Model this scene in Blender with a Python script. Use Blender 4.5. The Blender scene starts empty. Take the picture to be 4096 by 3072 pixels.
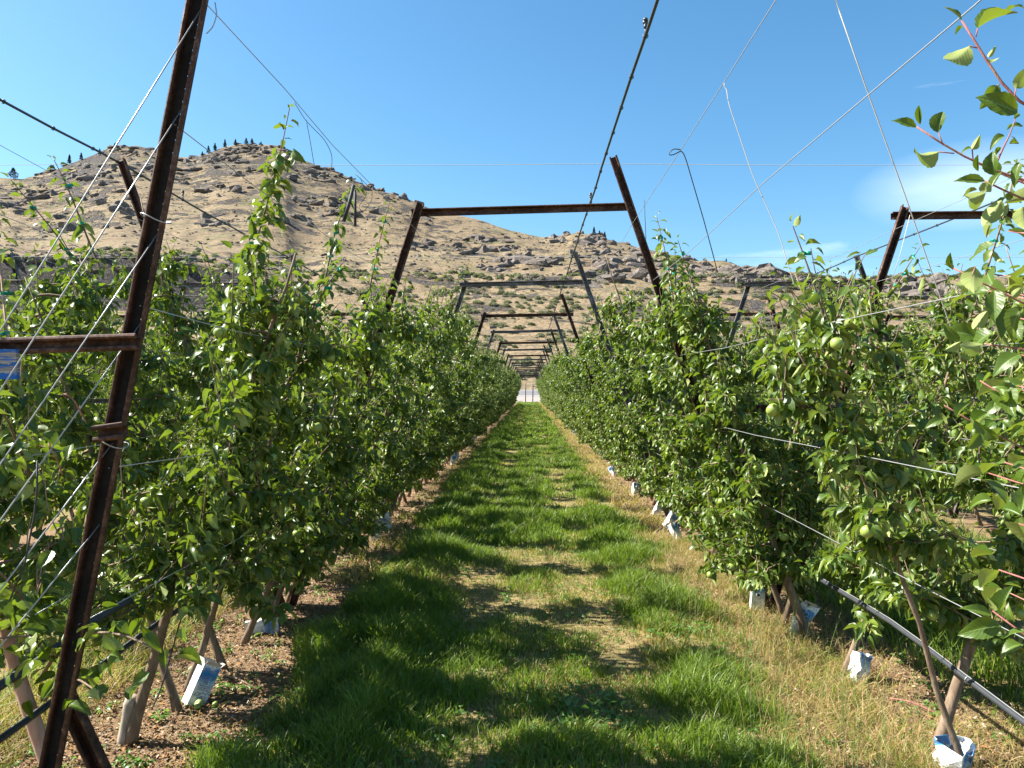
import bpy, math, random
import numpy as np
from mathutils import Vector, Matrix
R = math.radians
S = bpy.context.scene
COL = S.collection
rng = np.random.default_rng(7)
random.seed(7)

# ------------------------------------------------------------------ camera
F, U0, V0, EYE = 3000.0, 2115.0, 1560.0, 1.7
cam = bpy.data.cameras.new('camera')
camo = bpy.data.objects.new('camera', cam)
COL.objects.link(camo)
S.camera = camo
camo.location = (0, 0, EYE)
camo.rotation_euler = (R(90), 0, 0)
cam.sensor_width = 36
cam.lens = F / 4096 * 36
cam.shift_x = -67 / 4096
cam.shift_y = 24 / 4096
cam.clip_start = 0.05
cam.clip_end = 6000

# ------------------------------------------------------------------ sky and sun
SUN = Vector((-1.0, 0.16, 1.02)).normalized()
world = bpy.data.worlds.new('World')
S.world = world
world.use_nodes = True
nt = world.node_tree
nt.nodes.clear()
def N(t, kind, **kw):
    n = t.nodes.new(kind)
    for k, v in kw.items():
        setattr(n, k, v)
    return n
def L(t, a, b):
    t.links.new(a, b)
sky = N(nt, 'ShaderNodeTexSky', sky_type='NISHITA', sun_disc=False)
sky.sun_elevation = math.asin(SUN.z)
sky.sun_rotation = math.atan2(SUN.x, SUN.y)
sky.altitude = 400
sky.air_density = 1.0
sky.dust_density = 1.0
sky.ozone_density = 3.0
hsv = N(nt, 'ShaderNodeHueSaturation')
hsv.inputs['Hue'].default_value = 0.488
hsv.inputs['Saturation'].default_value = 1.22
# faint high cirrus, by direction
tc = N(nt, 'ShaderNodeTexCoord')
mp = N(nt, 'ShaderNodeMapping')
mp.inputs['Rotation'].default_value = (0, 0.25, 0.4)
mp.inputs['Scale'].default_value = (1.6, 1.6, 6.5)
nz = N(nt, 'ShaderNodeTexNoise')
nz.inputs['Scale'].default_value = 1.7
nz.inputs['Detail'].default_value = 7
nz.inputs['Roughness'].default_value = 0.58
nz.inputs['Distortion'].default_value = 0.4
cr = N(nt, 'ShaderNodeValToRGB')
cr.color_ramp.elements[0].position = 0.60
cr.color_ramp.elements[0].color = (0, 0, 0, 1)
cr.color_ramp.elements[1].position = 0.82
cr.color_ramp.elements[1].color = (0.5, 0.5, 0.5, 1)
mx = N(nt, 'ShaderNodeMixRGB')
mx.inputs['Color2'].default_value = (9.5, 10.0, 10.8, 1)
bg = N(nt, 'ShaderNodeBackground')
bg.inputs['Strength'].default_value = 0.063
ow = N(nt, 'ShaderNodeOutputWorld')
L(nt, tc.outputs['Generated'], mp.inputs['Vector'])
L(nt, mp.outputs[0], nz.inputs['Vector'])
L(nt, nz.outputs['Fac'], cr.inputs['Fac'])
cd = Vector(((3900 - U0) / F, 1, (V0 - 740) / F)).normalized()
vd = N(nt, 'ShaderNodeVectorMath', operation='MULTIPLY'); vd.inputs[1].default_value = (1, 1, 2.6)
vsb = N(nt, 'ShaderNodeVectorMath', operation='DISTANCE'); vsb.inputs[1].default_value = (cd.x, cd.y, cd.z * 2.6)
L(nt, tc.outputs['Generated'], vd.inputs[0]); L(nt, vd.outputs[0], vsb.inputs[0])
mr = N(nt, 'ShaderNodeMapRange'); mr.inputs[1].default_value = 0.02; mr.inputs[2].default_value = 0.13; mr.inputs[3].default_value = 0.5; mr.inputs[4].default_value = 0.0
L(nt, vsb.outputs['Value'], mr.inputs[0])
nz2 = N(nt, 'ShaderNodeTexNoise'); nz2.inputs['Scale'].default_value = 5; nz2.inputs['Detail'].default_value = 6
L(nt, mp.outputs[0], nz2.inputs['Vector'])
cm = N(nt, 'ShaderNodeMath', operation='MULTIPLY'); L(nt, mr.outputs[0], cm.inputs[0]); L(nt, nz2.outputs['Fac'], cm.inputs[1])
ca = N(nt, 'ShaderNodeMath', operation='MAXIMUM'); L(nt, cm.outputs[0], ca.inputs[0]); L(nt, cr.outputs['Color'], ca.inputs[1])
L(nt, ca.outputs[0], mx.inputs['Fac'])
L(nt, sky.outputs[0], hsv.inputs['Color'])
L(nt, hsv.outputs[0], mx.inputs['Color1'])
L(nt, mx.outputs[0], bg.inputs['Color'])
L(nt, bg.outputs[0], ow.inputs['Surface'])

sl = bpy.data.lights.new('sun', 'SUN')
sl.energy = 5.0
sl.angle = R(0.53)
sl.color = (1.0, 0.95, 0.86)
so = bpy.data.objects.new('sun', sl)
COL.objects.link(so)
so.rotation_euler = SUN.to_track_quat('Z', 'Y').to_euler()

vs = S.view_settings
vs.view_transform = 'Standard'
vs.look = 'None'
vs.exposure = 1.82
vs.gamma = 1
S.render.engine = 'CYCLES'
S.cycles.use_denoising = True
S.cycles.max_bounces = 8
S.cycles.transparent_max_bounces = 4
S.cycles.diffuse_bounces = 3
S.cycles.glossy_bounces = 3
S.cycles.transmission_bounces = 4
S.cycles.volume_bounces = 0

# ------------------------------------------------------------------ helpers
def P(u, v, Y):
    return np.array([(u - U0) / F * Y, Y, EYE - (v - V0) / F * Y])

def mesh_np(name, V, T=None, Q=None, col=None, smooth=True, mats=None, midx=None):
    V = np.asarray(V, dtype=np.float32)
    fs = []
    if T is not None and len(T):
        T = np.asarray(T, dtype=np.int32); fs.append(T)
    if Q is not None and len(Q):
        Q = np.asarray(Q, dtype=np.int32); fs.append(Q)
    me = bpy.data.meshes.new(name)
    me.vertices.add(len(V))
    me.vertices.foreach_set('co', V.ravel())
    li = np.concatenate([f.ravel() for f in fs])
    tot = np.concatenate([np.full(len(f), f.shape[1], np.int32) for f in fs])
    st = np.concatenate([[0], np.cumsum(tot)[:-1]]).astype(np.int32)
    me.loops.add(len(li))
    me.loops.foreach_set('vertex_index', li)
    me.polygons.add(len(tot))
    me.polygons.foreach_set('loop_start', st)
    me.polygons.foreach_set('loop_total', tot)
    me.polygons.foreach_set('use_smooth', np.full(len(tot), smooth, dtype=bool))
    if midx is not None:
        me.polygons.foreach_set('material_index', np.asarray(midx, dtype=np.int32))
    me.update(calc_edges=True)
    if col is not None:
        a = me.color_attributes.new('Col', 'FLOAT_COLOR', 'POINT')
        c = np.ones((len(V), 4), dtype=np.float32)
        c[:, :col.shape[1]] = col
        a.data.foreach_set('color', c.ravel())
    for m in (mats or []):
        me.materials.append(m)
    return me

def obj(name, me, parent=None, loc=None, rot=None):
    o = bpy.data.objects.new(name, me)
    COL.objects.link(o)
    if parent is not None:
        o.parent = parent
    if loc is not None:
        o.location = Vector(loc)
    if rot is not None:
        o.rotation_euler = rot
    return o

def tag(o, label=None, cat=None, group=None, kind=None):
    if label: o['label'] = label
    if cat: o['category'] = cat
    if group: o['group'] = group
    if kind: o['kind'] = kind
    return o

def empty(name, loc, label, cat, group=None, rz=0.0):
    o = bpy.data.objects.new(name, None)
    COL.objects.link(o)
    o.location = Vector(loc)
    o.rotation_euler = (0, 0, rz)
    o.empty_display_size = 0.1
    return tag(o, label, cat, group)

class MB:
    """collects verts, tris and quads for one mesh"""
    def __init__(self):
        self.V, self.T, self.Q, self.n, self.C = [], [], [], 0, []
    def add(self, V, T=None, Q=None, col=None):
        V = np.asarray(V, float)
        if T is not None and len(T): self.T.append(np.asarray(T) + self.n)
        if Q is not None and len(Q): self.Q.append(np.asarray(Q) + self.n)
        self.V.append(V); self.n += len(V)
        if col is not None:
            self.C.append(np.broadcast_to(np.asarray(col, float), (len(V), np.shape(col)[-1])))
        return self
    def box(self, lo, hi, M=None):
        x0, y0, z0 = lo; x1, y1, z1 = hi
        V = np.array([[x0,y0,z0],[x1,y0,z0],[x1,y1,z0],[x0,y1,z0],[x0,y0,z1],[x1,y0,z1],[x1,y1,z1],[x0,y1,z1]], float)
        if M is not None: V = V @ M[:3,:3].T + M[:3,3]
        return self.add(V, Q=[[0,3,2,1],[4,5,6,7],[0,1,5,4],[1,2,6,5],[2,3,7,6],[3,0,4,7]])
    def tube(self, path, rad, k=8, cap=True):
        V, Q, T = tube(path, rad, k, cap)
        return self.add(V, T, Q)
    def mesh(self, name, mats, smooth=True):
        V = np.concatenate(self.V)
        T = np.concatenate(self.T) if self.T else None
        Q = np.concatenate(self.Q) if self.Q else None
        C = np.concatenate(self.C) if self.C and sum(len(c) for c in self.C) == len(V) else None
        return mesh_np(name, V, T, Q, C, smooth, mats if isinstance(mats, list) else [mats])

def tube(path, rad, k=8, cap=True):
    path = np.asarray(path, float)
    n = len(path)
    rad = np.broadcast_to(np.asarray(rad, float), (n,))
    tan = np.gradient(path, axis=0)
    tan /= np.linalg.norm(tan, axis=1)[:, None] + 1e-12
    ref = np.array([0, 0, 1.0]) if abs(tan[:, 2]).mean() < 0.85 else np.array([0, 1.0, 0])
    a = np.cross(tan, ref); a /= np.linalg.norm(a, axis=1)[:, None] + 1e-12
    b = np.cross(tan, a)
    th = np.arange(k) * 2 * np.pi / k
    V = path[:, None] + rad[:, None, None] * (np.cos(th)[None, :, None] * a[:, None] + np.sin(th)[None, :, None] * b[:, None])
    V = V.reshape(-1, 3)
    i = np.arange(n - 1)[:, None] * k; j = np.arange(k)[None]
    Q = np.stack([i + j, i + (j + 1) % k, i + k + (j + 1) % k, i + k + j], -1).reshape(-1, 4)
    T = []
    if cap:
        V = np.concatenate([V, path[:1], path[-1:]])
        m = n * k
        for q in range(k):
            T.append([m, (q + 1) % k, q]); T.append([m + 1, (n - 1) * k + q, (n - 1) * k + (q + 1) % k])
    return V, Q, np.array(T, int).reshape(-1, 3)

def smooth_path(pts, n):
    pts = np.asarray(pts, float)
    d = np.concatenate([[0], np.cumsum(np.linalg.norm(np.diff(pts, axis=0), axis=1))])
    t = np.linspace(0, d[-1], n)
    out = np.stack([np.interp(t, d, pts[:, c]) for c in range(3)], 1)
    for _ in range(2):
        if n > 3:
            out[1:-1] = 0.25 * out[:-2] + 0.5 * out[1:-1] + 0.25 * out[2:]
    return out

def vnoise(x, y, seed=0):
    x = np.asarray(x, float); y = np.asarray(y, float)
    xi = np.floor(x).astype(np.int64); yi = np.floor(y).astype(np.int64)
    fx = x - xi; fy = y - yi
    fx = fx * fx * (3 - 2 * fx); fy = fy * fy * (3 - 2 * fy)
    def h(a, b):
        q = (a * 374761393 + b * 668265263 + seed * 974634777) & 0xffffffff
        q = ((q ^ (q >> 13)) * 1274126177) & 0xffffffff
        q = q ^ (q >> 16)
        return (q & 0xffff) / 65535.0
    return (h(xi, yi) * (1 - fx) + h(xi + 1, yi) * fx) * (1 - fy) + (h(xi, yi + 1) * (1 - fx) + h(xi + 1, yi + 1) * fx) * fy
def fbm(x, y, o=4, seed=0):
    s, a, tot = 0, 1.0, 0
    for k in range(o):
        s = s + a * vnoise(x * 2**k, y * 2**k, seed + k); tot += a; a *= 0.5
    return s / tot

# ------------------------------------------------------------------ materials
def newmat(name):
    m = bpy.data.materials.new(name)
    m.use_nodes = True
    t = m.node_tree
    t.nodes.clear()
    o = N(t, 'ShaderNodeOutputMaterial')
    return m, t, o
def ramp(t, stops, fac=None):
    r = N(t, 'ShaderNodeValToRGB')
    e = r.color_ramp.elements
    while len(e) < len(stops): e.new(0.5)
    for k, (p, c) in enumerate(stops):
        e[k].position = p
        e[k].color = (*c, 1) if len(c) == 3 else c
    if fac is not None: L(t, fac, r.inputs['Fac'])
    return r
def noise(t, scale, detail=4, rough=0.55, vec=None, dist=0):
    n = N(t, 'ShaderNodeTexNoise')
    n.inputs['Scale'].default_value = scale
    n.inputs['Detail'].default_value = detail
    n.inputs['Roughness'].default_value = rough
    n.inputs['Distortion'].default_value = dist
    if vec is not None: L(t, vec, n.inputs['Vector'])
    return n
def mix(t, fac, a, b, mode='MIX'):
    m = N(t, 'ShaderNodeMixRGB', blend_type=mode)
    for s, v in (('Fac', fac), ('Color1', a), ('Color2', b)):
        if isinstance(v, (int, float)): m.inputs[s].default_value = v
        elif isinstance(v, tuple): m.inputs[s].default_value = (*v, 1)
        else: L(t, v, m.inputs[s])
    return m.outputs[0]
def mathn(t, op, a, b=None, c=None):
    m = N(t, 'ShaderNodeMath', operation=op)
    for k, v in enumerate((a, b, c)):
        if v is None: continue
        if isinstance(v, (int, float)): m.inputs[k].default_value = v
        else: L(t, v, m.inputs[k])
    return m.outputs[0]
def principled(t, o, color, rough=0.6, spec=0.4, metal=0.0, bump=None, bstr=0.3, bdist=0.01):
    p = N(t, 'ShaderNodeBsdfPrincipled')
    for s, v in (('Base Color', color), ('Roughness', rough), ('Metallic', metal), ('Specular IOR Level', spec)):
        if isinstance(v, tuple): p.inputs[s].default_value = (*v, 1)
        elif isinstance(v, (int, float)): p.inputs[s].default_value = v
        else: L(t, v, p.inputs[s])
    if bump is not None:
        b = N(t, 'ShaderNodeBump')
        b.inputs['Strength'].default_value = bstr
        b.inputs['Distance'].default_value = bdist
        L(t, bump, b.inputs['Height'])
        L(t, b.outputs[0], p.inputs['Normal'])
    if o is not None: L(t, p.outputs[0], o.inputs['Surface'])
    return p

def simple(name, c, rough=0.6, spec=0.4, metal=0.0, var=0.25, scale=40):
    m, t, o = newmat(name)
    g = N(t, 'ShaderNodeTexCoord')
    n = noise(t, scale, 4, 0.6, g.outputs['Object'])
    c2 = tuple(x * (1 - var) for x in c)
    principled(t, o, mix(t, n.outputs['Fac'], c2, c), rough, spec, metal, n.outputs['Fac'], 0.25, 0.003)
    return m

def leaf_mat(name, dark, light, under, trans, glow=0.36):
    m, t, o = newmat(name)
    a = N(t, 'ShaderNodeVertexColor', layer_name='Col')
    sp = N(t, 'ShaderNodeSeparateColor')
    L(t, a.outputs['Color'], sp.inputs[0])
    top = ramp(t, [(0.0, dark), (0.62, tuple(0.68 * x + 0.32 * y for x, y in zip(dark, light))), (1.0, light)], sp.outputs[0]).outputs[0]
    s = mathn(t, 'ABSOLUTE', mathn(t, 'SUBTRACT', sp.outputs[1], 0.5))
    rib = mathn(t, 'LESS_THAN', s, 0.03)
    vq = mathn(t, 'SINE', mathn(t, 'MULTIPLY', mathn(t, 'SUBTRACT', sp.outputs[2], mathn(t, 'MULTIPLY', s, 0.55)), 58))
    vein = mathn(t, 'GREATER_THAN', vq, 0.86)
    lines = mathn(t, 'MAXIMUM', mathn(t, 'MULTIPLY', rib, 0.75), mathn(t, 'MULTIPLY', vein, 0.28))
    top = mix(t, lines, top, (0.16, 0.23, 0.07))
    g = N(t, 'ShaderNodeNewGeometry')
    und = mix(t, mathn(t, 'MULTIPLY', lines, 0.8), under, (0.36, 0.40, 0.22))
    c = mix(t, g.outputs['Backfacing'], top, und)
    rough = mathn(t, 'MULTIPLY_ADD', g.outputs['Backfacing'], 0.25, 0.40)
    p = principled(t, None, c, rough, 0.34, 0.0, vq, 0.10, 0.0006)
    tr = N(t, 'ShaderNodeBsdfTranslucent')
    L(t, mix(t, mathn(t, 'MULTIPLY', lines, 0.5), trans, (0.10, 0.17, 0.02)), tr.inputs['Color'])
    ms = N(t, 'ShaderNodeMixShader')
    ms.inputs[0].default_value = glow
    L(t, p.outputs[0], ms.inputs[1]); L(t, tr.outputs[0], ms.inputs[2])
    L(t, ms.outputs[0], o.inputs['Surface'])
    return m
M_leaf = leaf_mat('apple_leaf', (0.024, 0.058, 0.004), (0.135, 0.190, 0.022), (0.25, 0.30, 0.085), (0.24, 0.36, 0.015), 0.23)
M_weed = leaf_mat('weed_leaf', (0.05, 0.12, 0.02), (0.11, 0.22, 0.04), (0.13, 0.2, 0.07), (0.22, 0.42, 0.04), 0.3)

def blade_mat(name, glow=0.35):
    m, t, o = newmat(name)
    a = N(t, 'ShaderNodeVertexColor', layer_name='Col')
    p = principled(t, None, a.outputs['Color'], 0.5, 0.35)
    tr = N(t, 'ShaderNodeBsdfTranslucent')
    L(t, mix(t, 1.0, a.outputs['Color'], (1.5, 1.75, 0.9), 'MULTIPLY'), tr.inputs['Color'])
    ms = N(t, 'ShaderNodeMixShader')
    ms.inputs[0].default_value = glow
    L(t, p.outputs[0], ms.inputs[1]); L(t, tr.outputs[0], ms.inputs[2])
    L(t, ms.outputs[0], o.inputs['Surface'])
    return m
M_blade = blade_mat('grass_blade')
def colattr_mat(name, rough=0.85, bumpscale=60):
    m, t, o = newmat(name)
    a = N(t, 'ShaderNodeVertexColor', layer_name='Col')
    g = N(t, 'ShaderNodeTexCoord')
    n = noise(t, bumpscale, 5, 0.65, g.outputs['Object'])
    c = mix(t, 0.5, a.outputs['Color'], ramp(t, [(0.3, (0.45, 0.45, 0.45)), (0.7, (1.25, 1.25, 1.25))], n.outputs['Fac']).outputs[0], 'MULTIPLY')
    principled(t, o, c, rough, 0.2, 0, n.outputs['Fac'], 0.5, 0.02)
    return m
M_litter = colattr_mat('leaf_litter', 0.9, 200)

def bark_mat(name, base, dark, pale, scale=1.0):
    m, t, o = newmat(name)
    g = N(t, 'ShaderNodeTexCoord')
    mp_ = N(t, 'ShaderNodeMapping'); mp_.inputs['Scale'].default_value = (1, 1, 0.35)
    L(t, g.outputs['Object'], mp_.inputs['Vector'])
    n = noise(t, 38 * scale, 6, 0.65, mp_.outputs[0], 0.5)
    n2 = noise(t, 7 * scale, 3, 0.5, g.outputs['Object'])
    c = ramp(t, [(0.30, dark), (0.5, base), (0.72, pale)], n.outputs['Fac']).outputs[0]
    c = mix(t, mathn(t, 'MULTIPLY', n2.outputs['Fac'], 0.5), c, base)
    principled(t, o, c, 0.8, 0.25, 0, n.outputs['Fac'], 0.6, 0.006)
    return m
M_bark = bark_mat('apple_bark', (0.17, 0.12, 0.08), (0.07, 0.045, 0.03), (0.29, 0.225, 0.16))
M_twig = bark_mat('apple_twig', (0.13, 0.07, 0.045), (0.07, 0.035, 0.025), (0.22, 0.15, 0.10))
M_redtwig = bark_mat('young_shoot', (0.26, 0.10, 0.09), (0.16, 0.06, 0.05), (0.30, 0.2, 0.12))
M_pinkbark = bark_mat('pinkish_bark', (0.42, 0.25, 0.19), (0.20, 0.13, 0.09), (0.50, 0.40, 0.31), 0.6)
M_pinebark = bark_mat('pine_bark', (0.10, 0.07, 0.05), (0.05, 0.035, 0.03), (0.16, 0.12, 0.09), 0.2)
M_graft = bark_mat('rootstock_bark', (0.32, 0.27, 0.21), (0.10, 0.075, 0.06), (0.5, 0.44, 0.36))

def rust_mat(name, a, b, c, metal=0.25, rough=(0.45, 0.85)):
    m, t, o = newmat(name)
    g = N(t, 'ShaderNodeTexCoord')
    n = noise(t, 55, 7, 0.7, g.outputs['Object'])
    n2 = noise(t, 7, 4, 0.6, g.outputs['Object'])
    f = mathn(t, 'ADD', mathn(t, 'MULTIPLY', n.outputs['Fac'], 0.55), mathn(t, 'MULTIPLY', n2.outputs['Fac'], 0.45))
    cc = ramp(t, [(0.36, a), (0.5, b), (0.64, c)], f).outputs[0]
    rr = ramp(t, [(0.35, (rough[1],) * 3), (0.65, (rough[0],) * 3)], f).outputs[0]
    principled(t, o, cc, rr, 0.4, metal, n.outputs['Fac'], 0.35, 0.002)
    return m
M_rust = rust_mat('rusty_steel', (0.018, 0.008, 0.005), (0.062, 0.025, 0.0135), (0.17, 0.09, 0.062))
M_webshade = rust_mat('shade_dark_steel', (0.004, 0.003, 0.003), (0.009, 0.006, 0.005), (0.022, 0.014, 0.011), 0.0, (0.7, 0.95))  # near-black colour stands in for the shade inside the channel post
M_grey = rust_mat('weathered_grey_steel', (0.04, 0.03, 0.026), (0.12, 0.10, 0.095), (0.27, 0.26, 0.265), 0.45, (0.3, 0.65))
M_wire = simple('galvanised_wire', (0.42, 0.42, 0.42), 0.42, 0.5, 0.5, 0.3, 30)
M_string = simple('pale_twine', (0.5, 0.48, 0.42), 0.8, 0.2)
M_pipe = simple('black_pipe', (0.045, 0.055, 0.055), 0.42, 0.5, 0, 0.4, 25)
M_hose = simple('dusty_black_hose', (0.045, 0.05, 0.058), 0.5, 0.4, 0, 0.6, 18)
M_twine = simple('dark_twine', (0.05, 0.05, 0.055), 0.7, 0.3)
M_apple = None
m, t, o = newmat('green_apple')
g = N(t, 'ShaderNodeTexCoord')
n = noise(t, 22, 3, 0.5, g.outputs['Object'])
vz = N(t, 'ShaderNodeTexVoronoi'); vz.inputs['Scale'].default_value = 160; L(t, g.outputs['Object'], vz.inputs['Vector'])
c = mix(t, n.outputs['Fac'], (0.17, 0.25, 0.04), (0.29, 0.36, 0.08))
c = mix(t, mathn(t, 'LESS_THAN', vz.outputs['Distance'], 0.18), c, (0.36, 0.4, 0.18))
p = principled(t, o, c, 0.36, 0.5)
p.inputs['Subsurface Weight'].default_value = 0.15
p.inputs['Subsurface Radius'].default_value = (0.01, 0.015, 0.004)
M_apple = m
M_tape = simple('green_tie_tape', (0.0, 0.30, 0.22), 0.5, 0.4, 0, 0.2)

# ------------------------------------------------------------------ ground
ROWS = {k: 1.88 + 3.76 * k for k in range(-5, 5)}      # -1 = left row, 0 = right row
XL, XR = ROWS[-1], ROWS[0]
FR = [2.4] + [5.86 + 4.1 * k for k in range(20)]        # frame distances

m, t, o = newmat('orchard_floor')
g = N(t, 'ShaderNodeTexCoord')
sx = N(t, 'ShaderNodeSeparateXYZ'); L(t, g.outputs['Object'], sx.inputs[0])
wob = noise(t, 1.3, 4, 0.6, g.outputs['Object'])
xw = mathn(t, 'ADD', sx.outputs[0], mathn(t, 'MULTIPLY', mathn(t, 'SUBTRACT', wob.outputs['Fac'], 0.5), 0.7))
# distance from the nearest row line
ph = mathn(t, 'PINGPONG', mathn(t, 'ADD', xw, 1.88 + 3.76 * 40), 1.88)   # 0 at rows, 1.88 mid alley
strip = N(t, 'ShaderNodeMapRange'); strip.inputs[1].default_value = 0.35; strip.inputs[2].default_value = 0.72
L(t, ph, strip.inputs[0])
n1 = noise(t, 14, 7, 0.7, g.outputs['Object'])
n2 = noise(t, 90, 4, 0.7, g.outputs['Object'])
n3 = noise(t, 0.9, 3, 0.5, g.outputs['Object'])
dirt = ramp(t, [(0.3, (0.09, 0.056, 0.034)), (0.5, (0.18, 0.12, 0.075)), (0.7, (0.28, 0.2, 0.13))], n1.outputs['Fac']).outputs[0]
chips = ramp(t, [(0.42, (0.12, 0.075, 0.042)), (0.56, (0.29, 0.19, 0.10)), (0.66, (0.42, 0.32, 0.21))], n2.outputs['Fac']).outputs[0]
dirt = mix(t, 0.55, dirt, chips)
turf = ramp(t, [(0.28, (0.06, 0.07, 0.02)), (0.45, (0.15, 0.13, 0.05)), (0.66, (0.33, 0.235, 0.115))], n1.outputs['Fac']).outputs[0]
cc = mix(t, strip.outputs[0], dirt, turf)
principled(t, o, cc, 0.95, 0.15, 0, n2.outputs['Fac'], 0.7, 0.02)
M_floor = m
xs = np.concatenate([np.linspace(-1500, -40, 12), np.linspace(-36, 36, 37), np.linspace(40, 1500, 12)])
ys = np.concatenate([np.linspace(-600, -10, 10), np.linspace(-6, 104, 56), [120, 150, 180, 230]])
gx, gy = np.meshgrid(xs, ys, indexing='ij')
nx, ny = gx.shape
Vg = np.stack([gx, gy, np.zeros_like(gx)], -1).reshape(-1, 3)
ii = (np.arange(nx - 1)[:, None] * ny + np.arange(ny - 1)[None]).ravel()
Qg = np.stack([ii, ii + ny, ii + ny + 1, ii + 1], 1)
tag(obj('ground', mesh_np('ground', Vg, None, Qg, mats=[M_floor])), 'dry orchard floor with grass alleys between the tree rows', kind='structure')

# ------------------------------------------------------------------ hills (height field)
RU = np.array([-6000, -3000, -1200, -400, 0, 93, 200, 278, 370, 426, 537, 620, 704, 760, 815, 880, 963, 1093, 1140, 1185, 1333, 1463, 1611, 1741, 1889, 2037, 2167, 2230, 2296, 2360, 2408, 2593, 2778, 2901, 2990, 3150, 3300, 3480, 3640, 3713, 3802, 3950, 4096, 4600, 5500, 9000])
RV = np.array([1100, 900, 800, 740, 713, 716, 690, 657, 622, 596, 586, 600, 628, 634, 620, 592, 576, 580, 595, 630, 685, 741, 787, 843, 870, 917, 948, 942, 933, 940, 954, 1000, 1046, 1047, 1088, 1112, 1125, 1140, 1137, 1131, 1165, 1180, 1160, 1180, 1220, 1300])
def ridge_v(u): return np.interp(u, RU, RV)
def ridge_r(u): return np.interp(u, [-6000, 0, 1000, 1900, 2400, 3000, 4096, 9000], [900, 880, 900, 760, 680, 760, 820, 900])
R0 = 172.0
def hill_h(u, y):
    """height over the plane for column u (tan = (u-U0)/F) at depth y"""
    rr = ridge_r(u); rv = ridge_v(u)
    cl = np.clip((1250 - u) / 500, 0, 1)                       # cliff foot on the left
    w = fbm(u / 240.0, u * 0 + 3.3, 3, 11) - 0.5
    v1 = 1110 - 50 * w
    v1 = np.minimum(v1, 1560 - 0.55 * (1560 - rv) + 60)
    top = 1050 + 70 * w; bot = 1255 + 50 * w
    y1 = 330.0
    ctrl_y = [R0, 192, 290, 300, y1]
    va = 1553 + 0 * u
    vb = 1500 + 40 * w
    lin = 1500 + (1110 - 1500) * ((290 - 192) / (y1 - 192))
    vc = lin * (1 - cl) + bot * cl
    vd = (lin - 25) * (1 - cl) + top * cl
    ve = v1 * (1 - cl) + (top - 25) * cl
    q = np.clip((y - y1) / np.maximum(rr - y1, 1), 0, 1)
    vr = ve + (rv - ve) * (q ** 0.86)
    v = np.where(y < 192, va + (vb - va) * (y - R0) / 20,
        np.where(y < 290, vb + (vc - vb) * (y - 192) / 98,
        np.where(y < 300, vc + (vd - vc) * (y - 290) / 10,
        np.where(y < y1, vd + (ve - vd) * (y - 300) / 30, vr))))
    h = EYE + (V0 - v) / F * y
    hr = EYE + (V0 - rv) / F * rr
    back = np.clip((y - rr) / 500, 0, 1)
    h = np.where(y > rr, hr * (1 - 0.75 * back), h)
    x = (u - U0) / F * y
    amp = np.clip((y - 185) / 350, 0, 1) * np.clip((rr + 30 - y) / 130, 0.12, 1)
    h = h + amp * (13 * (fbm(x / 90, y / 90, 5, 5) - 0.5) + 7 * (fbm(x / 40 + 9, y / 120, 5, 8) - 0.5) + 5.0 * np.abs(fbm(x / 12, y / 16, 4, 2) - 0.5))
    return h
def hill_point(u, v):
    """point of the hillside seen near (u, v)"""
    yy = np.linspace(R0 + 5, ridge_r(u), 160)
    vv = V0 - (hill_h(np.full_like(yy, u), yy) - EYE) / yy * F
    k = np.argmax(vv <= v) if (vv <= v).any() else len(yy) - 1
    y = yy[k]
    return np.array([(u - U0) / F * y, y, float(hill_h(np.array([u]), np.array([y]))[0])])
uu = np.concatenate([np.linspace(-3200, -200, 30), np.linspace(-180, 4280, 420), np.linspace(4320, 7000, 24)])
yy = np.concatenate([np.linspace(R0 - 4, 288, 50), np.linspace(289, 301, 9), np.linspace(304, 960, 170), np.linspace(980, 1400, 10)])
gu, gyy = np.meshgrid(uu, yy, indexing='ij')
hh = hill_h(gu, gyy)
hh[:, 0] = -0.4
Vh = np.stack([(gu - U0) / F * gyy, gyy, hh], -1).reshape(-1, 3)
nx, ny = gu.shape
ii = (np.arange(nx - 1)[:, None] * ny + np.arange(ny - 1)[None]).ravel()
Qh = np.stack([ii, ii + ny, ii + ny + 1, ii + 1], 1)
m, t, o = newmat('dry_hillside')
g = N(t, 'ShaderNodeTexCoord')
nb = noise(t, 0.012, 6, 0.6, g.outputs['Object'])
nm = noise(t, 0.06, 7, 0.65, g.outputs['Object'], 0.4)
nf = noise(t, 0.5, 6, 0.7, g.outputs['Object'])
tan = ramp(t, [(0.34, (0.13, 0.098, 0.06)), (0.48, (0.225, 0.168, 0.102)), (0.66, (0.29, 0.23, 0.15))], nf.outputs['Fac']).outputs[0]
tan = mix(t, ramp(t, [(0.42, (0, 0, 0)), (0.6, (0.6, 0.6, 0.6))], nb.outputs['Fac']).outputs[0], tan, (0.19, 0.13, 0.078))
gm = noise(t, 0.03, 5, 0.6, g.outputs['Object'])
tan = mix(t, ramp(t, [(0.56, (0, 0, 0)), (0.66, (0.7, 0.7, 0.7))], gm.outputs['Fac']).outputs[0], tan, (0.09, 0.10, 0.04))
mpr = N(t, 'ShaderNodeMapping'); mpr.inputs['Scale'].default_value = (0.55, 0.55, 1.5); L(t, g.outputs['Object'], mpr.inputs['Vector'])
rk = noise(t, 0.06, 9, 0.74, mpr.outputs[0], 0.8)
geo = N(t, 'ShaderNodeNewGeometry')
sxyz = N(t, 'ShaderNodeSeparateXYZ'); L(t, geo.outputs['Normal'], sxyz.inputs[0])
steep = mathn(t, 'MULTIPLY', mathn(t, 'SUBTRACT', 0.93, sxyz.outputs[2]), 0.8)
rf = ramp(t, [(0.545, (0, 0, 0)), (0.575, (1, 1, 1))], mathn(t, 'ADD', rk.outputs['Fac'], steep)).outputs[0]
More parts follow.
